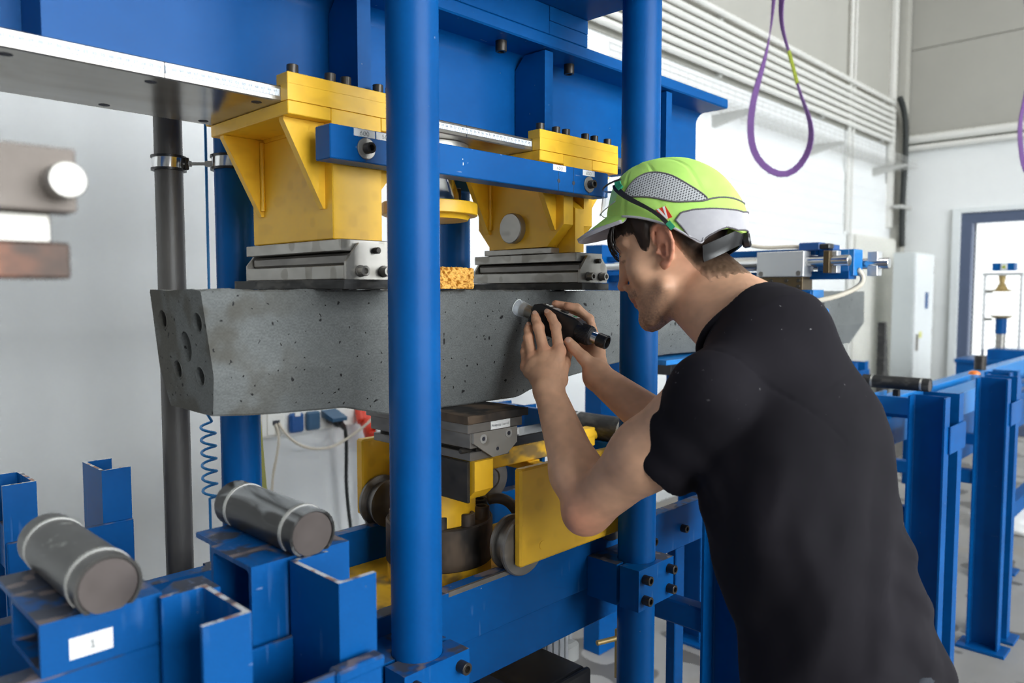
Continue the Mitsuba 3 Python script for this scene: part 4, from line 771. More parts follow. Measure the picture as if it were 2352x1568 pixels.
def head_sdf(q):
    d = slab(q, HT)
    for s in (1, -1):
        d = smin(d, ball(q, (.058, s * .047, -.012), .022), .02)                                             # cheekbone
        d = smin(d, cone(q, (.084, s * .010, .043), (.068, s * .050, .040), .0075, .006), .010)              # brow
        d = smax(d, -ball(q, (.1005, s * .031, .021), .0155), .010)                                           # eye socket
        d = smin(d, ball(q, (.0770, s * .0315, .0175), .0118), .006)                                          # eye behind its lid
        d = smin(d, cone(q, (.0835, s * .020, .0150), (.0760, s * .042, .0150), .0028, .0022), .003)
        d = smin(d, cone(q, (.028, s * .060, -.055), (.070, s * .028, -.100), .012, .012), .02)              # jaw line
    d = smin(d, cone(q, (.089, 0, .026), (.1015, 0, -.016), .0058, .0075), .008)
    d = smin(d, ball(q, (.1062, 0, -.0255), .0092), .006)
    for s in (1, -1):
        d = smin(d, ball(q, (.0975, s * .0105, -.0315), .0066), .004); d = smax(d, -ball(q, (.103, s * .0062, -.0375), .0032), .002)
    d = smin(d, ellip(q, (.0925, 0, -.047), I3, V(.0085, .019, .010)), .008)
    d = smin(d, ellip(q, (.0915, 0, -.0565), I3, V(.0065, .021, .0055)), .006); d = smin(d, ellip(q, (.0895, 0, -.0670), I3, V(.0068, .019, .0058)), .006)
    d = smin(d, ball(q, (.0795, 0, -.0985), .0165), .012)
    near = (np.abs(q[:, 1]) > .055) & (np.abs(q[:, 0]) < .05) & (np.abs(q[:, 2] - .01) < .05)
    if near.any():
        e = q[near].copy(); e[:, 1] = np.abs(e[:, 1]); x = d[near]
        rim = np.full(len(e), 9.)
        for a, b in zip(EAR[:-1], EAR[1:]): rim = smin(rim, cone(e, a, b, .0034, .0034), .002)
        rim = smin(rim, ball(e, (.0125, .0775, -.020), .0056), .006)
        pl = ellip(e, (.002, .0815, .012), np.array([[.93, -.34, .12], [.34, .94, 0], [-.12, 0, .99]]), V(.0145, .0050, .030))
        pl = smax(pl, -ball(e, (.0085, .0905, .001), .0095), .004); pl = smax(pl, -cone(e, (-.002, .0935, .016), (.006, .0905, .030), .0042, .0035), .003)
        ear = smin(rim, pl, .003); ear = smin(ear, cone(e, (.004, .068, .022), (.004, .068, -.008), .009, .009), .006); ear = smax(ear, -ball(e, (.0085, .0885, .002), .0118), .0025); ear = smax(ear, -cone(e, (-.0045, .0945, .014), (.004, .0905, .033), .0048, .0040), .0025); ear = smin(ear, cone(e, (-.002, .0865, .012), (.003, .0835, -.008), .0026, .0026), .003); ear = smin(ear, ball(e, (.0175, .0775, .003), .0040), .003)
        d[near] = smin(x, ear, .004)
    return d
# joints: picture point and distance
J = lambda x, y, d: at(x, y, d)
NECK0, NECK1 = J(1612, 640, 1.325), J(1722, 742, 1.245)
LS, LE, LW = J(1632, 905, 1.10), J(1352, 1166, 1.262), J(1261, 898, 1.405)
RS, RE, RW = J(1840, 925, 1.36), J(1585, 1030, 1.33), J(1374, 866, 1.452)
LH = dict(index=[J(1284, 806, 1.452), J(1276, 750, 1.478), J(1267, 729, 1.490), J(1259, 719, 1.500)], middle=[J(1250, 808, 1.460), J(1237, 752, 1.485), J(1231, 734, 1.498), J(1229, 724, 1.506)],
          ring=[J(1223, 823, 1.468), J(1214, 776, 1.490), J(1213, 758, 1.503), J(1213.5, 750, 1.511)], pinky=[J(1208, 842, 1.474), J(1206, 808, 1.492), J(1207, 792, 1.503), J(1209, 784, 1.512)])
LT = [J(1282, 872, 1.425), J(1295, 835, 1.468), J(1302, 812, 1.502), J(1303, 797, 1.522)]
RH = dict(index=[J(1372, 792, 1.518), J(1352, 733, 1.530), J(1325, 707, 1.524), J(1303, 702, 1.517)], middle=[J(1362, 795, 1.535), J(1330, 725, 1.549), J(1300, 704, 1.545), J(1276, 698, 1.536)],
          ring=[J(1350, 803, 1.545), J(1312, 742, 1.566), J(1290, 722, 1.560), J(1272, 722, 1.550)], pinky=[J(1338, 815, 1.55), J(1306, 770, 1.568), J(1288, 754, 1.562), J(1275, 750, 1.555)])
RT = [J(1364, 846, 1.455), J(1341, 822, 1.455), J(1317, 798, 1.463), J(1306, 784, 1.468)]
def hand_sdf(p, wrist, fingers, thumb, side):
    d = np.full(len(p), 9.)
    pn = None
    for k, (nm, f) in enumerate(fingers.items()):
        s = (1.0, 1.02, .95, .84)[k]
        pn = smin(pn, cone(p, wrist + (f[0] - wrist) * .08, f[0], .0185, .0118 * s), .016) if pn is not None else cone(p, wrist, f[0], .0185, .0118)
    fs = list(fingers.values())
    d = pn
    for a, b in zip(fs[:-1], fs[1:]): d = smin(d, cone(p, (a[0] * .8 + wrist * .2), (b[0] * .8 + wrist * .2), .0125, .0125), .010)
    for k, (nm, f) in enumerate(fingers.items()):
        s = (1.0, 1.02, .95, .84)[k]
        g = smin(cone(p, f[0], f[1], .0110 * s, .0098 * s), cone(p, f[1], f[2], .0099 * s, .0090 * s), .004); g = smin(g, cone(p, f[2], f[3], .0090 * s, .0078 * s), .003)
        g = smin(g, ball(p, f[1], .0106 * s), .004); d = smin(d, g, .0045)
        d = smin(d, ball(p, f[0], .0126 * s), .006)
    t = thumb
    g = smin(cone(p, wrist * .55 + t[0] * .45, t[0], .017, .0165), cone(p, t[0], t[1], .0165, .0125), .010); g = smin(g, cone(p, t[1], t[2], .0122, .0108), .005); g = smin(g, cone(p, t[2], t[3], .0110, .0092), .004)
    return smin(d, g, .008)
def upto(p, c, r, fn, far=.25):
    m = np.linalg.norm(p - c, axis=1) < r; o = np.full(len(p), far)
    if m.any(): o[m] = fn(p[m])
    return o
def skin_sdf(p):
    d = upto(p, HC, .2, lambda q: head_sdf((q - HC) @ HR.T))
    nk = smin(cone(p, NECK0, NECK1, .0545, .064), cone(p, hd_(.010, 0, -.075), J(1690, 790, 1.20), .040, .046), .03)
    d = smin(d, nk, .022)
    d = smin(d, cone(p, NECK1, J(1800, 830, 1.19), .064, .075), .03)                                          # hidden by the shirt from here on
    d = smin(d, cone(p, J(1770, 830, 1.18), LS, .065, .052), .03); d = smin(d, cone(p, J(1790, 830, 1.2), RS, .065, .05), .03)
    for a, b, c, k in ((LS, LE, LW, 0), (RS, RE, RW, 1)):
        u = b - a; up = smin(cone(p, a, a + u * .5, .054, .0505), cone(p, a + u * .5, b, .0505, .0385), .03)
        v = c - b; lo = smin(cone(p, b, b + v * .28, .0385, .0435), cone(p, b + v * .28, c, .0435, .0275), .02)
        arm = smin(up, lo, .018)
        if k == 0: arm = smin(arm, ball(p, J(1338, 1182, 1.262), .030), .018)
        d = smin(d, arm, .02)
    d = smin(d, upto(p, J(1250, 800, 1.46), .15, lambda q: hand_sdf(q, LW, LH, LT, 0)), .012)
    d = smin(d, upto(p, J(1335, 790, 1.51), .15, lambda q: hand_sdf(q, RW, RH, RT, 1)), .012) if False else np.minimum(d, upto(p, J(1335, 790, 1.51), .16, lambda q: smin(hand_sdf(q, RW, RH, RT, 1), cone(q, RE, RW, .0385, .0275), .012)))
    return d
def bounds(pts, pad):
    q = np.array(pts); return q.min(0) - pad, q.max(0) + pad
pts = [HC + HR.T @ V(a, b, c) for a in (-.12, .125) for b in (-.1, .1) for c in (-.12, .13)] + [LS, LE, LW, RS, RE, RW, J(1800, 830, 1.19)] + [q for f in list(LH.values()) + list(RH.values()) for q in f]
lo_, hi_ = bounds(pts, .075)
person = thing('person', 'young man in black T-shirt and green cap holding a handheld microscope to the sleeper', 'person')
body = mesh_sdf(skin_sdf, lo_, hi_, .0023)
bv = np.array(body.vertices); hq = (bv - HC) @ HR.T
def gauss(c, r): return np.exp(-(np.linalg.norm(bv - c, axis=1) / r) ** 2)
col = np.tile(V(.62, .35, .22), (len(bv), 1))
red = sum(gauss(f[0], .012) + .6 * gauss(f[1], .009) for f in list(LH.values()) + list(RH.values())) + .7 * gauss(J(1335, 1195, 1.24), .05) + .5 * sum(gauss(f[3], .012) for f in list(LH.values()) + list(RH.values()))
inhead = np.linalg.norm(bv - HC, axis=1) < .17
ear = inhead & (np.abs(hq[:, 1]) > .0755) & (hq[:, 0] < .02) & (hq[:, 0] > -.02) & (np.abs(hq[:, 2] - .01) < .042); red = red + .8 * ear + .8 * np.exp(-(np.linalg.norm(hq - V(.11, 0, -.028), axis=1) / .014) ** 2) + .35 * np.exp(-(np.linalg.norm(hq - V(-.03, .06, -.03), axis=1) / .03) ** 2)
nz = meshkit.fbm(bv * 70, 3, 1)[:, None]
col = col * (1 + (nz - .5) * .28) ; col = col * (1 - np.clip(red, 0, 1)[:, None] * V(.10, .40, .42))
jaw = np.clip((-.028 - hq[:, 2]) / .03, 0, 1) * np.clip((hq[:, 0] - .012) / .02, 0, 1) * np.clip((.012 + hq[:, 2] + .125) / .03, 0, 1)
must = np.exp(-((hq[:, 2] + .047) / .007) ** 2) * (hq[:, 0] > .08); low = np.clip((-.075 - hq[:, 2]) / .02, 0, 1) * (hq[:, 0] > .05)
stub = inhead * np.clip(jaw * .42 + must * .55 + low * .35, 0, .75) * (.45 + .9 * meshkit.noise(bv * V(420, 420, 420), 5))
col = col * (1 - np.clip(stub, 0, .85)[:, None] * V(.72, .70, .66))
lips = inhead & (np.abs(hq[:, 1]) < .022) & (hq[:, 0] > .088) & (hq[:, 2] < -.053) & (hq[:, 2] > -.072); col[lips] *= V(.85, .62, .66)
brow = inhead & (hq[:, 2] < -9) & (np.abs(hq[:, 2] - .0415) < .0045) & (np.abs(hq[:, 1]) > .010) & (np.abs(hq[:, 1]) < .048) & (hq[:, 0] > .06); col[brow] = V(.06, .035, .022)
lash = inhead & (np.abs(hq[:, 2] - .0115) < .0022) & (np.abs(np.abs(hq[:, 1]) - .031) < .013) & (hq[:, 0] > .07); col[lash] *= .6
pri('skin', {'type': 'mesh_attribute', 'name': 'vertex_color'}, .48, spec=.35)
obj('body', body, 'skin', person, smooth=True, color=np.clip(col, 0, 1), label='bare skin of head, neck and both arms')

# hair: the scalp lifted inside the hair line
FB = np.array([(-.14, -.093), (-.125, -.090), (-.09, -.084), (-.045, -.066), (-.033, -.047), (-.021, -.020), (-.012, .012), (-.006, .036), (.004, .048), (.017, .046), (.0205, .030), (.026, .016), (.037, .010), (.0435, .016), (.0465, .046), (.062, .049), (.08, .052), (.13, .052)])
def hair_sdf(p):
    q = (p - HC) @ HR.T; g = q[:, 2] - np.interp(q[:, 0], FB[:, 0], FB[:, 1])
    st_ = (meshkit.noise(np.c_[q[:, 0] * 210, q[:, 1] * 210, q[:, 2] * 55], 3) - .5)
    th = np.clip(g * np.where(q[:, 0] < 0, .11, .16) + st_ * .0022, -.004, .0058)
    nk = smin(cone(p, NECK0, NECK1, .0545, .064), cone(p, hd_(.010, 0, -.075), J(1690, 790, 1.20), .040, .046), .03)
    return smin(slab(q, HT), nk, .022) - th
hm = mesh_sdf(hair_sdf, *bounds([hd_(a, b, c) for a in (-.13, .11) for b in (-.09, .09) for c in (-.1, .13)], .01), .0025)
hqv = (np.array(hm.vertices) - HC) @ HR.T; keep = (hqv[:, 2] - np.interp(hqv[:, 0], FB[:, 0], FB[:, 1]) > -.006)
hm.update_faces(keep[hm.faces].all(1)); hm.remove_unreferenced_vertices(); hqv = (np.array(hm.vertices) - HC) @ HR.T
fade = np.clip((hqv[:, 2] - np.interp(hqv[:, 0], FB[:, 0], FB[:, 1])) / .045, 0, 1)[:, None] * np.where(hqv[:, :1] < 0, 1, 0) + np.where(hqv[:, :1] < 0, 0, 1)
sn = .3 + .4 * meshkit.noise(np.c_[hqv[:, 0] * 420, hqv[:, 1] * 420, hqv[:, 2] * 90], 8)[:, None]
hc_ = V(.17, .10, .06) * (1 - fade) * (.6 + .9 * sn) + V(.022, .012, .008) * fade * (.5 + sn)
edge_ = np.clip((hqv[:, 2] - np.interp(hqv[:, 0], FB[:, 0], FB[:, 1]) + .018 * (sn[:, 0] - .5)) / np.where(hqv[:, 0] < 0, .016, .004), 0, 1)[:, None]; hc_ = V(.50, .285, .185) * (1 - edge_) + hc_ * edge_
pri('hair', {'type': 'mesh_attribute', 'name': 'vertex_color'}, .5, spec=.3)
obj('hair', hm, 'hair', person, smooth=True, color=np.clip(hc_, 0, 1), label='short dark brown hair with a faded nape')
pri('hair_dark', (.014, .009, .007), .4)
fr_ = []
for i in range(34):                        # fringe strands below the peak
    l = .052 - .104 * rng.random(); a = rng.random()
    f0 = .088 - l * l * 6
    fr_.append(tube(spline([hd_(f0 + .002, l, .078), hd_(f0 + .010 + .006 * a, l * 1.02, .060), hd_(f0 + .011 + .007 * a, l * 1.03 + .003, .044 - .008 * a), hd_(f0 + .006 + .004 * a, l + .005, .032 - .016 * a)], 9), np.linspace(.0018, .0004, 9), 5))
obj('fringe', fr_, 'hair_dark', person, smooth=True, label='dark fringe strands under the cap peak')
nails = []
for f in (LH['index'], LH['middle'], LH['ring'], RT):
    t_ = f[3] - f[2]; t_ /= np.linalg.norm(t_); o = -AHEAD - t_ * (-AHEAD @ t_); o /= np.linalg.norm(o); s_ = np.cross(t_, o); r_ = .0100 if f is RT else .0080
    m = trimesh.creation.icosphere(2, 1.0); v = np.array(m.vertices) * V(.0050, .0058, .0016) ; nails.append(trimesh.Trimesh(f[3] + t_ * .0005 + o * (r_ - .0006) + v @ np.stack([s_, t_, o]), m.faces, process=False))
pri('nail', (.56, .34, .25), .3)
for m in nails: obj('fingernail', m, 'nail', person, smooth=True)

# T-shirt
YS = np.array([(700, 1702, 1822, 1.235), (760, 1668, 1882, 1.215), (820, 1640, 1938, 1.20), (872, 1622, 1980, 1.19), (930, 1608, 2020, 1.18), (1000, 1600, 2049, 1.17), (1060, 1598, 2062, 1.165), (1143, 1600, 2078, 1.16), (1200, 1612, 2088, 1.155), (1267, 1634, 2098, 1.15),
               (1335, 1660, 2116, 1.145), (1396, 1678, 2140, 1.14), (1452, 1692, 2160, 1.135), (1507, 1700, 2182, 1.13), (1568, 1708, 2202, 1.125), (1680, 1716, 2215, 1.12)], float)
rows = []
for y, xl, xr, d in YS:
    c = at((xl + xr) / 2, y, d); hr = (xr - xl) / 2 * d / F_PX; b = min(.122, hr * .85); a = math.sqrt(max(hr ** 2 - (.717 * b) ** 2, .0004)) / .697
    rows.append((c[2], c[0], c[1], a, b))
TT = np.array(rows)[::-1]
def torso(p, n=2.5, grow=0.):
    z = np.clip(p[:, 2], TT[0, 0], TT[-1, 0]); cx, cy, a, b = (np.interp(z, TT[:, 0], TT[:, k]) for k in (1, 2, 3, 4))
    k = (np.abs((p[:, 0] - cx) / (a + grow)) ** n + np.abs((p[:, 1] - cy) / (b + grow)) ** n) ** (1 / n)
    d = (k - 1) * np.minimum(a, b) * 1.1; e = np.abs(p[:, 2] - z); return np.where(e > 0, np.maximum(d, e), d)
NO = at(1718, 738, 1.235); ND = NECK0 - NECK1; ND /= np.linalg.norm(ND)
HEM = at(1527, 1066, 1.17); HD = (LE - LS) / np.linalg.norm(LE - LS)
def shirt_sdf(p):
    d = smin(torso(p), cone(p, at(1762, 790, 1.20), NO + ND * .03, .103, .066), .045)
    d = smin(d, cone(p, at(1720, 850, 1.15), LS, .07, .058), .03)
    sl = cone(p, LS, HEM + HD * .03, .060, .0605); sl = smax(sl, (p - HEM) @ HD, .003); d = smin(d, sl, .02)
    RD = (RE - RS) / np.linalg.norm(RE - RS); sr = smax(cone(p, RS, RS + RD * .24, .06, .06), (p - RS - RD * .2) @ RD, .003); d = smin(d, sr, .03)
    d = smax(d, (p - NO) @ ND, .003)
    w = meshkit.fbm(p @ np.array([[9., 0, 0], [0, 9., 0], [0, 0, 5.]]), 3, 11) - .5
    q = (p - HEM) @ RIGHT; zz = p[:, 2]
    fold = np.sin((zz * 1.0 + q * .75) * 95 + 6 * w) * np.clip((1.12 - zz) / .12, 0, 1) * np.clip((q - .22) / .10, 0, 1)
    fold2 = np.sin(((p - HEM) @ HD) * 120 + 7 * w) * np.exp(-(((p - HEM) @ HD + .04) / .05) ** 2) * (np.linalg.norm(p - HEM, axis=1) < .14)
    fold3 = np.sin((zz * .35 - q * 1.0) * 60 + 8 * w) * np.clip((1.25 - zz) / .1, 0, 1)
    seam = np.exp(-((((p - at(1725, 890, 1.09)) @ (RIGHT * .62 + UP * .60 + AHEAD * .5))) / .0028) ** 2) * (zz > 1.15) * (zz < 1.37) * (q < .22)
    yoke = np.exp(-(((p - at(1920, 842, 1.2)) @ (RIGHT * -.25 + UP * .95)) / .0022) ** 2) * (q > .19)
    return d + w * .010 + fold * .0040 + fold2 * .0020 + fold3 * .0030 + seam * .0022 + yoke * .0016
sh = mesh_sdf(shirt_sdf, *bounds([V(r[1] + s * r[3], r[2] + q * r[4], r[0]) for r in TT for s in (-1, 1) for q in (-1, 1)] + [NO, HEM, LS, RS], .085), .0042)
pri('cotton_black', proc(lambda p, n, uv: mix(mix((.0052, .0046, .0068), (.0115, .0096, .0135), fbm(p.x * 9, p.y * 9, p.z * 9)), (.22, .21, .22), smoothstep(.938, .955, noise(p.x * 150, p.y * 150, p.z * 150)) * smoothstep(1.22, 1.36, p.z) * .6)), .85, spec=.15, sheen=.28)
ts = obj('t_shirt', sh, 'cotton_black', person, smooth=True, label='faded black cotton T-shirt')
a_ = np.linspace(0, 2 * math.pi, 60, endpoint=False); _, e1, e2 = frame_of(ND)
ring_pts = []
for q in a_:                               # collar rib on the rim of the neck opening
    dr_ = e1 * math.cos(q) + e2 * math.sin(q); t_ = np.linspace(.03, .14, 111); s_ = skin_sdf(NO - ND * .002 + t_[:, None] * dr_); k = np.argmax(s_ > .0045); ring_pts.append(NO - ND * .002 + t_[k] * dr_)
ring_pts = np.array(ring_pts); ring_pts = (np.roll(ring_pts, 1, 0) + np.roll(ring_pts, -1, 0) + 2 * ring_pts) / 4
obj('collar_rib', tube(ring_pts, .0068, 10, closed=True), 'cotton_black', ts, smooth=True)

# trousers and shoes, below the frame
HIP = V(TT[0, 1], TT[0, 2], .86)
def legs(p):
    d = ellip(p, HIP + V(0, 0, .03), I3, V(.15, .10, .14))
    for s, fx_, fy_ in ((-1, -.12, -.04), (1, .13, .05)):
        hp_ = HIP + V(s * .09, 0, -.05); kn = HIP + V(s * .10, .05, -.40); an = V(HIP[0] + fx_, HIP[1] + fy_, .09)
        d = smin(d, smin(cone(p, hp_, kn, .085, .072), cone(p, kn, an, .072, .055), .03), .05)
    d = np.maximum(d, .075 - p[:, 2])
    return np.maximum(d, p[:, 2] - .90)
pri('work_trousers', (.02, .024, .034), .8)
obj('trousers', mesh_sdf(legs, HIP - V(.32, .3, .86), HIP + V(.32, .3, .2), .008), 'work_trousers', person, smooth=True)
for s, fx_, fy_ in ((-1, -.12, -.04), (1, .13, .05)):
    c = V(HIP[0] + fx_, HIP[1] + fy_, 0)
    def shoe(p): return np.maximum(smin(cone(p, c + V(0, -.06, .045), c + V(0, .15, .038), .046, .042), cone(p, c + V(0, -.02, .06), c + V(0, -.03, .11), .046, .05), .03), -p[:, 2] + .002)
    obj('shoe', mesh_sdf(shoe, c - V(.1, .15, .02), c + V(.1, .25, .2), .006), 'black_plastic', person, smooth=True)

# bump cap
CT = np.array([(-.03, .088, -.112, .0770), (-.01, .094, -.124, .0815), (.01, .097, -.1315, .0855), (.03, .0985, -.1350, .0885), (.05, .099, -.1325, .0905), (.07, .0985, -.1270, .0908), (.09, .0945, -.1195, .0890), (.105, .0885, -.1115, .0855), (.12, .081, -.1010, .0790), (.132, .074, -.0890, .0715),
               (.142, .066, -.0760, .0630), (.15, .057, -.0620, .0540), (.157, .046, -.0460, .0430), (.162, .034, -.030, .0315), (.1655, .020, -.014, .018), (.167, .008, .000, .006)])
from scipy.interpolate import PchipInterpolator as Pc
CI = Pc(CT[:, 0], CT[:, 1:])
def cap_pt(th, u, off=0.):                 # th: 0 front, + left side; u: height in the head's frame
    th, u = np.broadcast_arrays(np.asarray(th, float), np.asarray(u, float)); ff, fb, w = np.moveaxis(CI(np.clip(u, -.03, .167)), -1, 0); a, c = (ff - fb) / 2, (ff + fb) / 2; n = 2.15
    ct, s_ = np.cos(th), np.sin(th); k = (np.abs(ct) ** n + np.abs(s_) ** n) ** (-1 / n)
    f, l = c + (a + off) * ct * k, (w + off) * s_ * k
    return np.stack([f, l, u + off * np.clip((u - .10) / .06, 0, 1)], -1)
def th_of(f, u):                           # side view point (f, u) on the left half -> angle
    ff, fb, w = CI(u); a, c = (ff - fb) / 2, (ff + fb) / 2; x = float(np.clip((f - c) / a, -1, 1)); return math.atan2((max(1 - abs(x) ** 2.15, 0)) ** (1 / 2.15), x)
W_ = lambda q: HC + np.asarray(q).reshape(-1, 3) @ HR
EDGE = np.array([(-.140, -.006), (-.120, -.010), (-.105, .002), (-.086, .004), (-.068, .000), (-.053, -.006), (-.038, .010), (-.024, .026), (-.009, .040), (.022, .0625), (.054, .079), (.075, .088), (.1, .092)])
def cap_edge(th):
    out = []
    for t_ in np.abs((np.asarray(th) + math.pi) % (2 * math.pi) - math.pi):
        u = .04
        for _ in range(12): f = cap_pt(t_, u)[0]; u = .5 * u + .5 * float(np.interp(f, EDGE[:, 0], EDGE[:, 1]))
        out.append(u)
    return np.array(out)
cap = obj('cap', trimesh.creation.icosphere(1, .02).apply_translation(hd_(-.01, 0, .137)), 'black_plastic', person); del scene[cap]; tag(cap, 'neon green bump cap with grey mesh and grey back band')
nt = 180; th = np.linspace(-math.pi, math.pi, nt, endpoint=False); ue = cap_edge(th); m_ = 44
ss = 1 - (1 - np.linspace(0, 1, m_)) ** 1.6
def seam_bump(th_, u):
    s_ = np.zeros_like(u)
    for t0 in (-2.25, -1.62, -1.0, -.5, .5, 1.0, 1.62, 2.25): s_ = s_ - .0016 * np.exp(-((th_ - t0 - (u - .1) * np.sign(t0) * 2.0) / .03) ** 2) * np.clip((u - .06) / .03, 0, 1) * np.clip((.158 - u) / .02, 0, 1)
    return s_ + .0016 * (meshkit.noise(np.stack([th_ * 3, u * 40, u * 0], -1), 3) - .5)
def cap_shell(off, bump=True):
    U_ = ue[None] + (.1669 - ue[None]) * ss[:, None]; Th = np.broadcast_to(th, U_.shape)
    return cap_pt(Th, U_, off + (seam_bump(Th, U_) if bump else 0))
A_, B_ = cap_shell(0.), cap_shell(-.004, False)
v = np.vstack([W_(A_), W_(B_)]); N1 = m_ * nt; f = []; i = np.arange(nt); j = (i + 1) % nt
for s_ in range(m_ - 1):
    a = s_ * nt; f += [np.stack([a + i, a + j, a + nt + j], 1), np.stack([a + i, a + nt + j, a + nt + i], 1), np.stack([N1 + a + i, N1 + a + nt + j, N1 + a + j], 1), np.stack([N1 + a + i, N1 + a + nt + i, N1 + a + nt + j], 1)]
f += [np.stack([i, N1 + j, j], 1), np.stack([i, N1 + i, N1 + j], 1)]
v = np.vstack([v, W_([[.004, 0, .1675]])]); f += [np.stack([(m_ - 1) * nt + i, (m_ - 1) * nt + j, i * 0 + len(v) - 1], 1)]
pri('cap_green', proc(lambda p, n, uv: mix((.42, .72, .14), (.48, .77, .18), fbm(p.x * 40, p.y * 40, p.z * 40))), .75, spec=.2, sheen=.3)
pri('cap_grey', proc(lambda p, n, uv: mix((.40, .39, .42), (.50, .49, .51), fbm(p.x * 60, p.y * 60, p.z * 60))), .8, spec=.2)
pri('cap_piping', (.12, .11, .12), .8)
obj('crown', trimesh.Trimesh(v, np.vstack(f), process=False), 'cap_green', cap, smooth=60)
from scipy.spatial import Delaunay
def patch(poly, off, mat, name, label=None, res=.003, pipe=None, dots=False):
    P = [(th_of(f_, u_) if f_ < 50 else f_ - 100, u_) for f_, u_ in poly]; P = spline(np.array(P + P[:1]) * V(.1, 1), 160) / V(.1, 1) if pipe != 'sharp' else np.array(P)
    g = sg.Polygon(P * V(.1, 1)).buffer(0); x0, y0, x1, y1 = g.bounds
    gx_, gy_ = np.meshgrid(np.arange(x0, x1, res), np.arange(y0, y1, res)); c = np.c_[gx_.ravel(), gy_.ravel()]
    import shapely
    c = c[shapely.contains_xy(g.buffer(-res * .4), c[:, 0], c[:, 1])]; L_ = g.exterior.length; b = np.array([g.exterior.interpolate(t_).coords[0] for t_ in np.arange(0, L_, res)])
    c = np.vstack([b, c]); tri = Delaunay(c).simplices; mid = c[tri].mean(1); tri = tri[shapely.contains_xy(g, mid[:, 0], mid[:, 1])]
    top = W_(cap_pt(c[:, 0] / .1, c[:, 1], off)); bot = W_(cap_pt(c[:, 0] / .1, c[:, 1], -.001)); n_ = len(c); nb = len(b); k = np.arange(nb); k2 = (k + 1) % nb
    cr = np.cross(top[tri[:, 1]] - top[tri[:, 0]], top[tri[:, 2]] - top[tri[:, 0]]); out = (cr * (top[tri].mean(1) - HC)).sum(1) < 0; tri[out] = tri[out][:, ::-1]
    q = trimesh.Trimesh(np.vstack([top, bot]), np.vstack([tri, tri[:, ::-1] + n_, np.stack([k, k2, n_ + k2], 1), np.stack([k, n_ + k2, n_ + k], 1)]), process=False)
    o = obj(name, q, mat, cap, smooth=50, label=label)
    if pipe: obj('piping', tube(W_(cap_pt(b[:, 0] / .1, b[:, 1], off)), .0014, 7, closed=True), 'cap_piping', o, smooth=True)
    return o
def mesh_cloth(p, n, uv):
    q = p - mi.Point3f(*HC.tolist()); a = (q.x * HF[0] + q.y * HF[1] + q.z * HF[2]) / .0047; b = (q.x * HU[0] + q.y * HU[1] + q.z * HU[2]) / .0040
    a, b = a + .45 * b, b
    fa, fb_ = a - dr.floor(a) - .5, b - dr.floor(b) - .5
    return mix((.035, .036, .045), (.50, .51, .52), smoothstep(.055, .12, fa * fa + fb_ * fb_))
pri('cap_mesh', proc(mesh_cloth), .8, spec=.2)
MP = [(.040, .113), (.027, .125), (.008, .133), (-.016, .131), (-.042, .115), (-.062, .092), (-.083, .056), (-.062, .061), (-.036, .070), (-.012, .085), (.010, .097), (.030, .106)]
patch(MP, .0012, 'cap_mesh', 'vent_mesh', 'grey dotted mesh vent', pipe=True)
MPR = [(100 - th_of(a, b), b) for a, b in MP]
patch(MPR, .0012, 'cap_mesh', 'vent_mesh', 'grey dotted mesh vent', pipe=True)
BPL = [(th_of(a, b) + 100, b) for a, b in ((-.028, .041), (-.040, .0495), (-.060, .0475), (-.085, .0405), (-.11, .031), (-.128, .022))]
BPB = [(th_of(a, b) + 100, b) for a, b in ((-.128, -.009), (-.112, -.0045), (-.098, .0045), (-.085, .0035), (-.068, .000), (-.053, -.006), (-.039, .0095))]
BP = BPL + [(100 + 2 * math.pi - (a - 100), b) for a, b in BPL[::-1]] + [(100 + 2 * math.pi - (a - 100), b) for a, b in BPB[::-1]] + BPB
patch(BP, .0018, 'cap_grey', 'back_band', 'pale grey reflective back band', pipe='sharp')
LB = [(-.060, -.0), (-.053, -.006), (-.047, -.000), (-.038, .011), (-.024, .0275), (-.009, .0415), (.022, .064), (.054, .0805)]
lp = W_([cap_pt(th_of(a, b), b, .001) for a, b in spline(LB, 40)]); obj('edge_binding', tube(lp, .0022, 8), 'cap_grey', cap, smooth=True)
tp = np.array([(th_of(a, b), b) for a, b in spline([(-.083, .056), (-.103, .0545), (-.122, .0475), (-.1335, .039)], 20)] + [(math.pi, .038)])
tp = np.vstack([tp, np.c_[2 * math.pi - tp[::-1][:, 0], tp[::-1][:, 1]]]); obj('piping', tube(W_(cap_pt(tp[:, 0], tp[:, 1], .0006)), .0015, 7), 'cap_piping', cap, smooth=True)
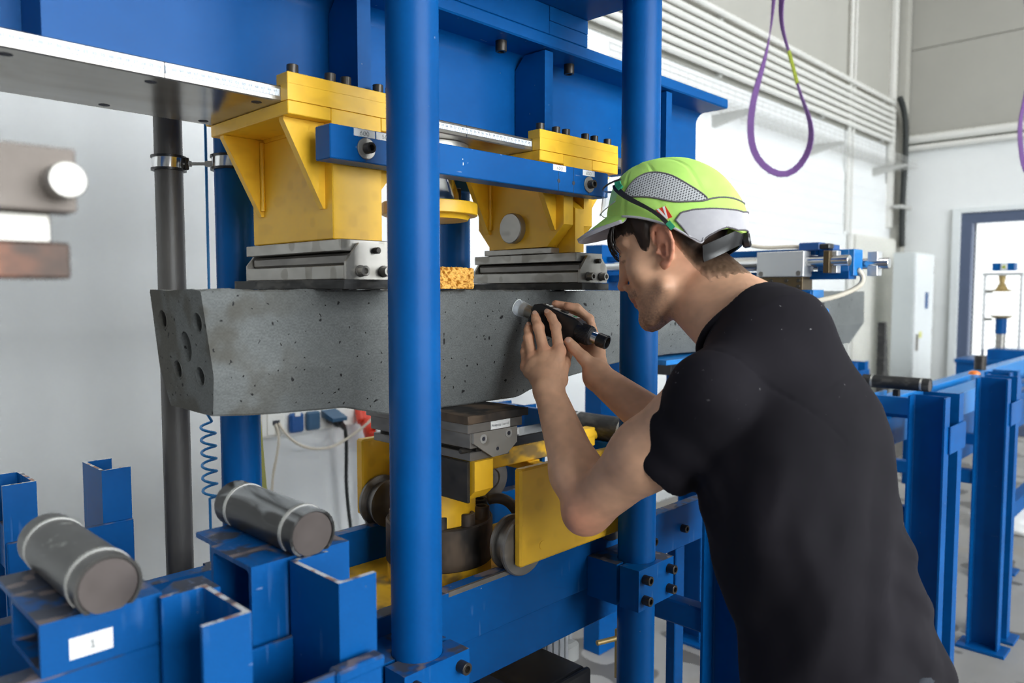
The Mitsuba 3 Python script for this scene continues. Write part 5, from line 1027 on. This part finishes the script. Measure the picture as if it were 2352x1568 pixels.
# peak
uu, vv = np.meshgrid(np.linspace(-1, 1, 49), np.linspace(0, 1, 15))
inn = cap_pt(uu * 1.0, .100 - .019 * uu ** 2, -.001); out = np.stack([.155 - .094 * np.abs(uu) ** 2.6, .081 * np.sign(uu) * np.abs(uu) ** .9, .079 - .004 * uu ** 2], -1)
pk_ = inn + (out - inn) * vv[..., None]; pk_[..., 2] -= .006 * np.sin(vv * math.pi) * 0 + .010 * (uu ** 2) * vv * (1 - vv)
def sheet(G, th_, ax):
    n0, n1 = G.shape[:2]; top = W_(G); bot = W_(G - np.array(ax) * th_); k = np.arange(n0 * n1).reshape(n0, n1); a, b, c, d = k[:-1, :-1].ravel(), k[:-1, 1:].ravel(), k[1:, 1:].ravel(), k[1:, :-1].ravel(); N = n0 * n1
    rim = np.r_[k[0], k[1:, -1], k[-1, -2::-1], k[-2:0:-1, 0]]; r2 = np.roll(rim, -1)
    m = trimesh.Trimesh(np.vstack([top, bot]), np.vstack([np.stack([a, b, c], 1), np.stack([a, c, d], 1), np.stack([a, c, b], 1) + N, np.stack([a, d, c], 1) + N, np.stack([r2, rim, rim + N], 1), np.stack([r2, rim + N, r2 + N], 1)]), process=False)
    if m.volume < 0: m.invert()
    return m
pkk = obj('peak', sheet(pk_[:11], .004, (0, 0, 1)), 'cap_green', cap, smooth=50); obj('peak_edge', sheet(pk_[10:] + V(0, 0, .0006), .0058, (0, 0, 1)), 'cap_grey', pkk.rsplit('__', 1)[0] if False else cap, smooth=50, label='grey edge of the peak')
obj('peak_lining', sheet(pk_[:12] - V(0, 0, .0042), .0015, (0, 0, 1)), 'cap_grey', cap, smooth=50)
# logo patch, rear strap
lg_u = np.linspace(.0475, .0685, 6); lg_f = [-.0225, -.0055]
def lpt(a, b, off): return W_(cap_pt(th_of(-.0225 + .016 * a + .005 * (b - .5), .0475 + .021 * b), .0475 + .021 * b, off))[0]
def quadm(c, off, d=.0006):
    P = [lpt(a, b, off) for a, b in c]; Q = [lpt(a, b, off - d - .002) for a, b in c]; n_ = len(P); t_ = [(0, k, k + 1) for k in range(1, n_ - 1)]
    m = trimesh.Trimesh(np.array(P + Q), np.array(t_ + [(a + n_, c_ + n_, b + n_) for a, b, c_ in t_] + [(k, n_ + k, (k + 1) % n_) for k in range(n_)] + [((k + 1) % n_, n_ + k, n_ + (k + 1) % n_) for k in range(n_)]), process=False)
    if m.volume < 0: m.invert()
    return m
lgk = obj('logo_patch', quadm([(0, 0), (1, 0), (1, 1), (0, 1)], .0016), 'red_plastic', cap, label='small red badge with a white V')
obj('letter', [quadm([(.93, 1), (.70, 1), (.45, .02), (.62, .02)], .0022), quadm([(.07, 1), (.30, 1), (.60, .02), (.45, .02)], .0022)], 'label_white', lgk)
s1 = np.linspace(1.95, 2 * math.pi - 1.95, 40); uu_, vv_ = np.meshgrid(s1, np.linspace(-.032, -.006, 6)); G = cap_pt(uu_, vv_ + .012 * 0, -.0065)
def shell(Go, Gi):
    n0, n1 = Go.shape[:2]; top, bot = W_(Go), W_(Gi); k = np.arange(n0 * n1).reshape(n0, n1); a, b, c, d = k[:-1, :-1].ravel(), k[:-1, 1:].ravel(), k[1:, 1:].ravel(), k[1:, :-1].ravel(); N = n0 * n1
    rim = np.r_[k[0], k[1:, -1], k[-1, -2::-1], k[-2:0:-1, 0]]; r2 = np.roll(rim, -1)
    m = trimesh.Trimesh(np.vstack([top, bot]), np.vstack([np.stack([a, b, c], 1), np.stack([a, c, d], 1), np.stack([a, c, b], 1) + N, np.stack([a, d, c], 1) + N, np.stack([r2, rim, rim + N], 1), np.stack([r2, rim + N, r2 + N], 1)]), process=False)
    if m.volume < 0: m.invert()
    return m
sv = vv_ + .006 * np.cos((uu_ - math.pi) * 2.2); Gs = cap_pt(uu_, np.clip(sv, -.03, .16), -.004); Gs[..., 2] = sv; Gi_ = cap_pt(uu_, np.clip(sv, -.03, .16), -.009); Gi_[..., 2] = sv
obj('rear_strap', shell(Gs, Gi_), 'black_plastic', cap, smooth=50, label='dark adjustable strap at the back')
obj('strap_dial', cyl(hd_(-.112, 0, -.020), hd_(-.126, 0, -.022), .013, c=.003), 'black_plastic', cap, smooth=30)

# safety glasses pushed up on the cap
gl = thing('safety_glasses', 'clear safety glasses with black and green temples pushed up on the cap', 'glasses')
ph_ = np.linspace(-1.15, 1.15, 40); hh = np.linspace(-1, 1, 9); PH, HH = np.meshgrid(ph_, hh)
hgt = .021 * (1 - .25 * np.abs(PH / 1.15) ** 3) * (1 - .3 * np.exp(-(PH / .12) ** 2) * (HH < 0))
GL = np.stack([.018 + .075 * np.cos(PH) - .010 * HH, .075 * np.sin(PH), .126 + hgt * HH], -1)
k = np.arange(GL.shape[0] * GL.shape[1]).reshape(GL.shape[:2]); a, b, c, d = k[:-1, :-1].ravel(), k[:-1, 1:].ravel(), k[1:, 1:].ravel(), k[1:, :-1].ravel()
obj('lens', trimesh.Trimesh(W_(GL), np.vstack([np.stack([a, b, c], 1), np.stack([a, c, d], 1)]), process=False), 'lens_clear', gl, smooth=True)
obj('brow_frame', tube(W_(GL[-1]), .0017, 8), 'dark_plastic', gl, smooth=True); obj('lens_rim', tube(W_(GL[0]), .0008, 6), 'galvanised', gl, smooth=True)
pri('temple_green', (.02, .24, .12), .4)
for s_ in (1, -1):
    q = spline([(.048, .072, .134), (.046, .0845, .1235), (.036, .0915, .107), (.015, .0975, .083), (-.004, .0995, .060), (-.013, .0985, .044), (-.0185, .0955, .030)], 50) * V(1, s_, 1)
    t_ = np.gradient(q, axis=0); t_ /= np.linalg.norm(t_, axis=1, keepdims=True); wd = np.cross(t_, np.broadcast_to(V(0, 1, 0), t_.shape)); wd /= np.linalg.norm(wd, axis=1, keepdims=True)
    te = obj('temple', ribbon(W_(q), (wd * np.interp(np.arange(50), [0, 12, 30, 49], [.012, .009, .006, .007])[:, None]) @ HR, .0035), 'black_plastic', gl, label='black temple')
    obj('green_tip', ribbon(W_(q[44:] + V(-.0022, 0, -.001)), (wd[44:] * .0085) @ HR, .0045), 'temple_green', te, label='green temple tip'); obj('green_hinge', ribbon(W_(q[:9] + V(-.004, 0, .004)), (wd[:9] * .010) @ HR, .004), 'temple_green', te)

# handheld microscope
mc = thing('handheld_microscope', 'black handheld microscope with lit clear tip held against the sleeper', 'microscope')
P0, P1 = at(1187, 705, 1.566), at(1395, 787, 1.458); AX = P1 - P0; LEN = np.linalg.norm(AX); AX /= LEN
MU = UP - AX * (UP @ AX); MU /= np.linalg.norm(MU); MS = np.cross(AX, MU)          # along, up, side
if MS @ (-RIGHT) < 0: MS = -MS
def mp(a, s_, u_): return P0 + AX * a + MS * s_ + MU * u_
LA = LEN / .215
def hull(pts_): return trimesh.convex.convex_hull(np.array(pts_))
obj('clear_tip', lathe(P0, AX, [(0.0005, .0165), (.012 * LA, .0165), (.026 * LA, .0150)], 48), 'clear_acrylic', mc, smooth=40)
obj('tip_ring', [tube([P0 + (MS * math.cos(q) + MU * math.sin(q)) * .0165 + AX * .001 for q in np.linspace(0, 2 * math.pi, 48, endpoint=False)], .0009, 6, closed=True)], 'slat_white', mc, smooth=True)
k_ = key_for('lamp', mc); scene[k_] = mikit.ply(lathe(P0, AX, [(.0115 * LA, 0), (.0115 * LA, .009), (.0117 * LA, .009), (.0117 * LA, 0)], 24), 'slat_white', emitter={'type': 'area', 'radiance': rgb(3.5, 3.8, 4.2)})
obj('objective', cyl(P0 + AX * .012 * LA, P0 + AX * .05 * LA, .0135, c=.001), 'steel', mc, smooth=30)
b0, b1 = .040 * LA, .152 * LA; hw_, hh0, hh1 = .0150, .024, .027
bd = [mp(a, s_ * w_, u_) for a, w_, lo__, hi__ in ((b0, .010, -.018, .012), (b0 + .006, hw_, -.024, .019), (b0 + .02, hw_, -.027, .025), (b1 - .01, hw_, -.027, .0215), (b1, hw_ - .003, -.024, .018)) for s_ in (-1, 1) for u_ in (lo__, hi__)]
bd2 = [mp(a, s_ * (w_ - .0025), u_) for a, w_, lo__, hi__ in ((b0, .010, -.0205, .0145), (b0 + .006, hw_, -.0265, .0215), (b0 + .02, hw_, -.0295, .0275), (b1 - .01, hw_, -.0295, .024), (b1, hw_ - .003, -.0265, .0205)) for s_ in (-1, 1) for u_ in (lo__, hi__)]
bk = obj('body', hull(bd + bd2), 'black_plastic', mc, smooth=20)
def top(a): return np.interp(a, [b0 + .02, b1 - .01], [.0275, .024])
def keypad(a0, a1, w_): return hull([mp(a, s_ * w_, top(a) + z_) for a in (a0, a1) for s_ in (-1, 1) for z_ in (-.001, .0007)])
obj('key_panel', keypad(b0 + .022, b0 + .045, .0085), 'pvc_grey', mc); obj('key_panel', keypad(b0 + .046, b1 - .012, .0095), 'aluminium', mc)
for a, s_ in ((b0 + .029, .003), (b0 + .036, -.0035), (b0 + .037, .0045)): obj('button', cyl(mp(a, s_, top(a)), mp(a, s_, top(a) + .0018), .0030, n=20), 'label_white', mc, smooth=30)
a = b0 + .070; obj('thumb_wheel', cyl(mp(a, .001, top(a)), mp(a, .001, top(a) + .004), .0085, c=.002), 'black_plastic', mc, smooth=30); a = b1 - .019; obj('green_button', cyl(mp(a, 0, top(a)), mp(a, 0, top(a) + .0014), .0052), 'temple_green', mc, smooth=30)
obj('rear_cap', hull([mp(a, s_ * w_, u_) for a, w_, l_, h_ in ((b1 - .001, .0125, -.006, .0215), (b1 + .007, .0115, -.006, .0175)) for s_ in (-1, 1) for u_ in (l_, h_)]), 'dark_plastic', mc)
kn = []
for q in np.linspace(0, 2 * math.pi, 40, endpoint=False): c = MS * math.cos(q) + MU * math.sin(q); kn.append(cyl(P0 + AX * (b1 + .003) + c * .0188, P0 + AX * (b1 + .024) + c * .0188, .0010, n=6))
obj('focus_ring', [cyl(P0 + AX * (b1 - .004), P0 + AX * (b1 + .027), .0190, c=.0015)] + kn, 'black_plastic', mc, smooth=30); obj('ring_edge', cyl(P0 + AX * (b1 + .0265), P0 + AX * (b1 + .0285), .0175), 'dark_plastic', mc, smooth=30)
obj('tube', cyl(P0 + AX * (b1 + .02), P0 + AX * (LEN - .015), .0118, c=.0006), 'chrome', mc, smooth=30, label='chrome eyepiece tube')
obj('eyepiece', lathe(P0, AX, [(LEN - .021, 0), (LEN - .021, .0125), (LEN - .0195, .0138), (LEN - .002, .0140), (LEN, .0128), (LEN, .0105), (LEN - .008, .0085), (LEN - .008, 0)], 48), 'black_plastic', mc, smooth=30, label='black rubber eyepiece')
obj('eye_lens', cyl(P0 + AX * (LEN - .0079), P0 + AX * (LEN - .0069), .008), 'steel_dark', mc, smooth=30)
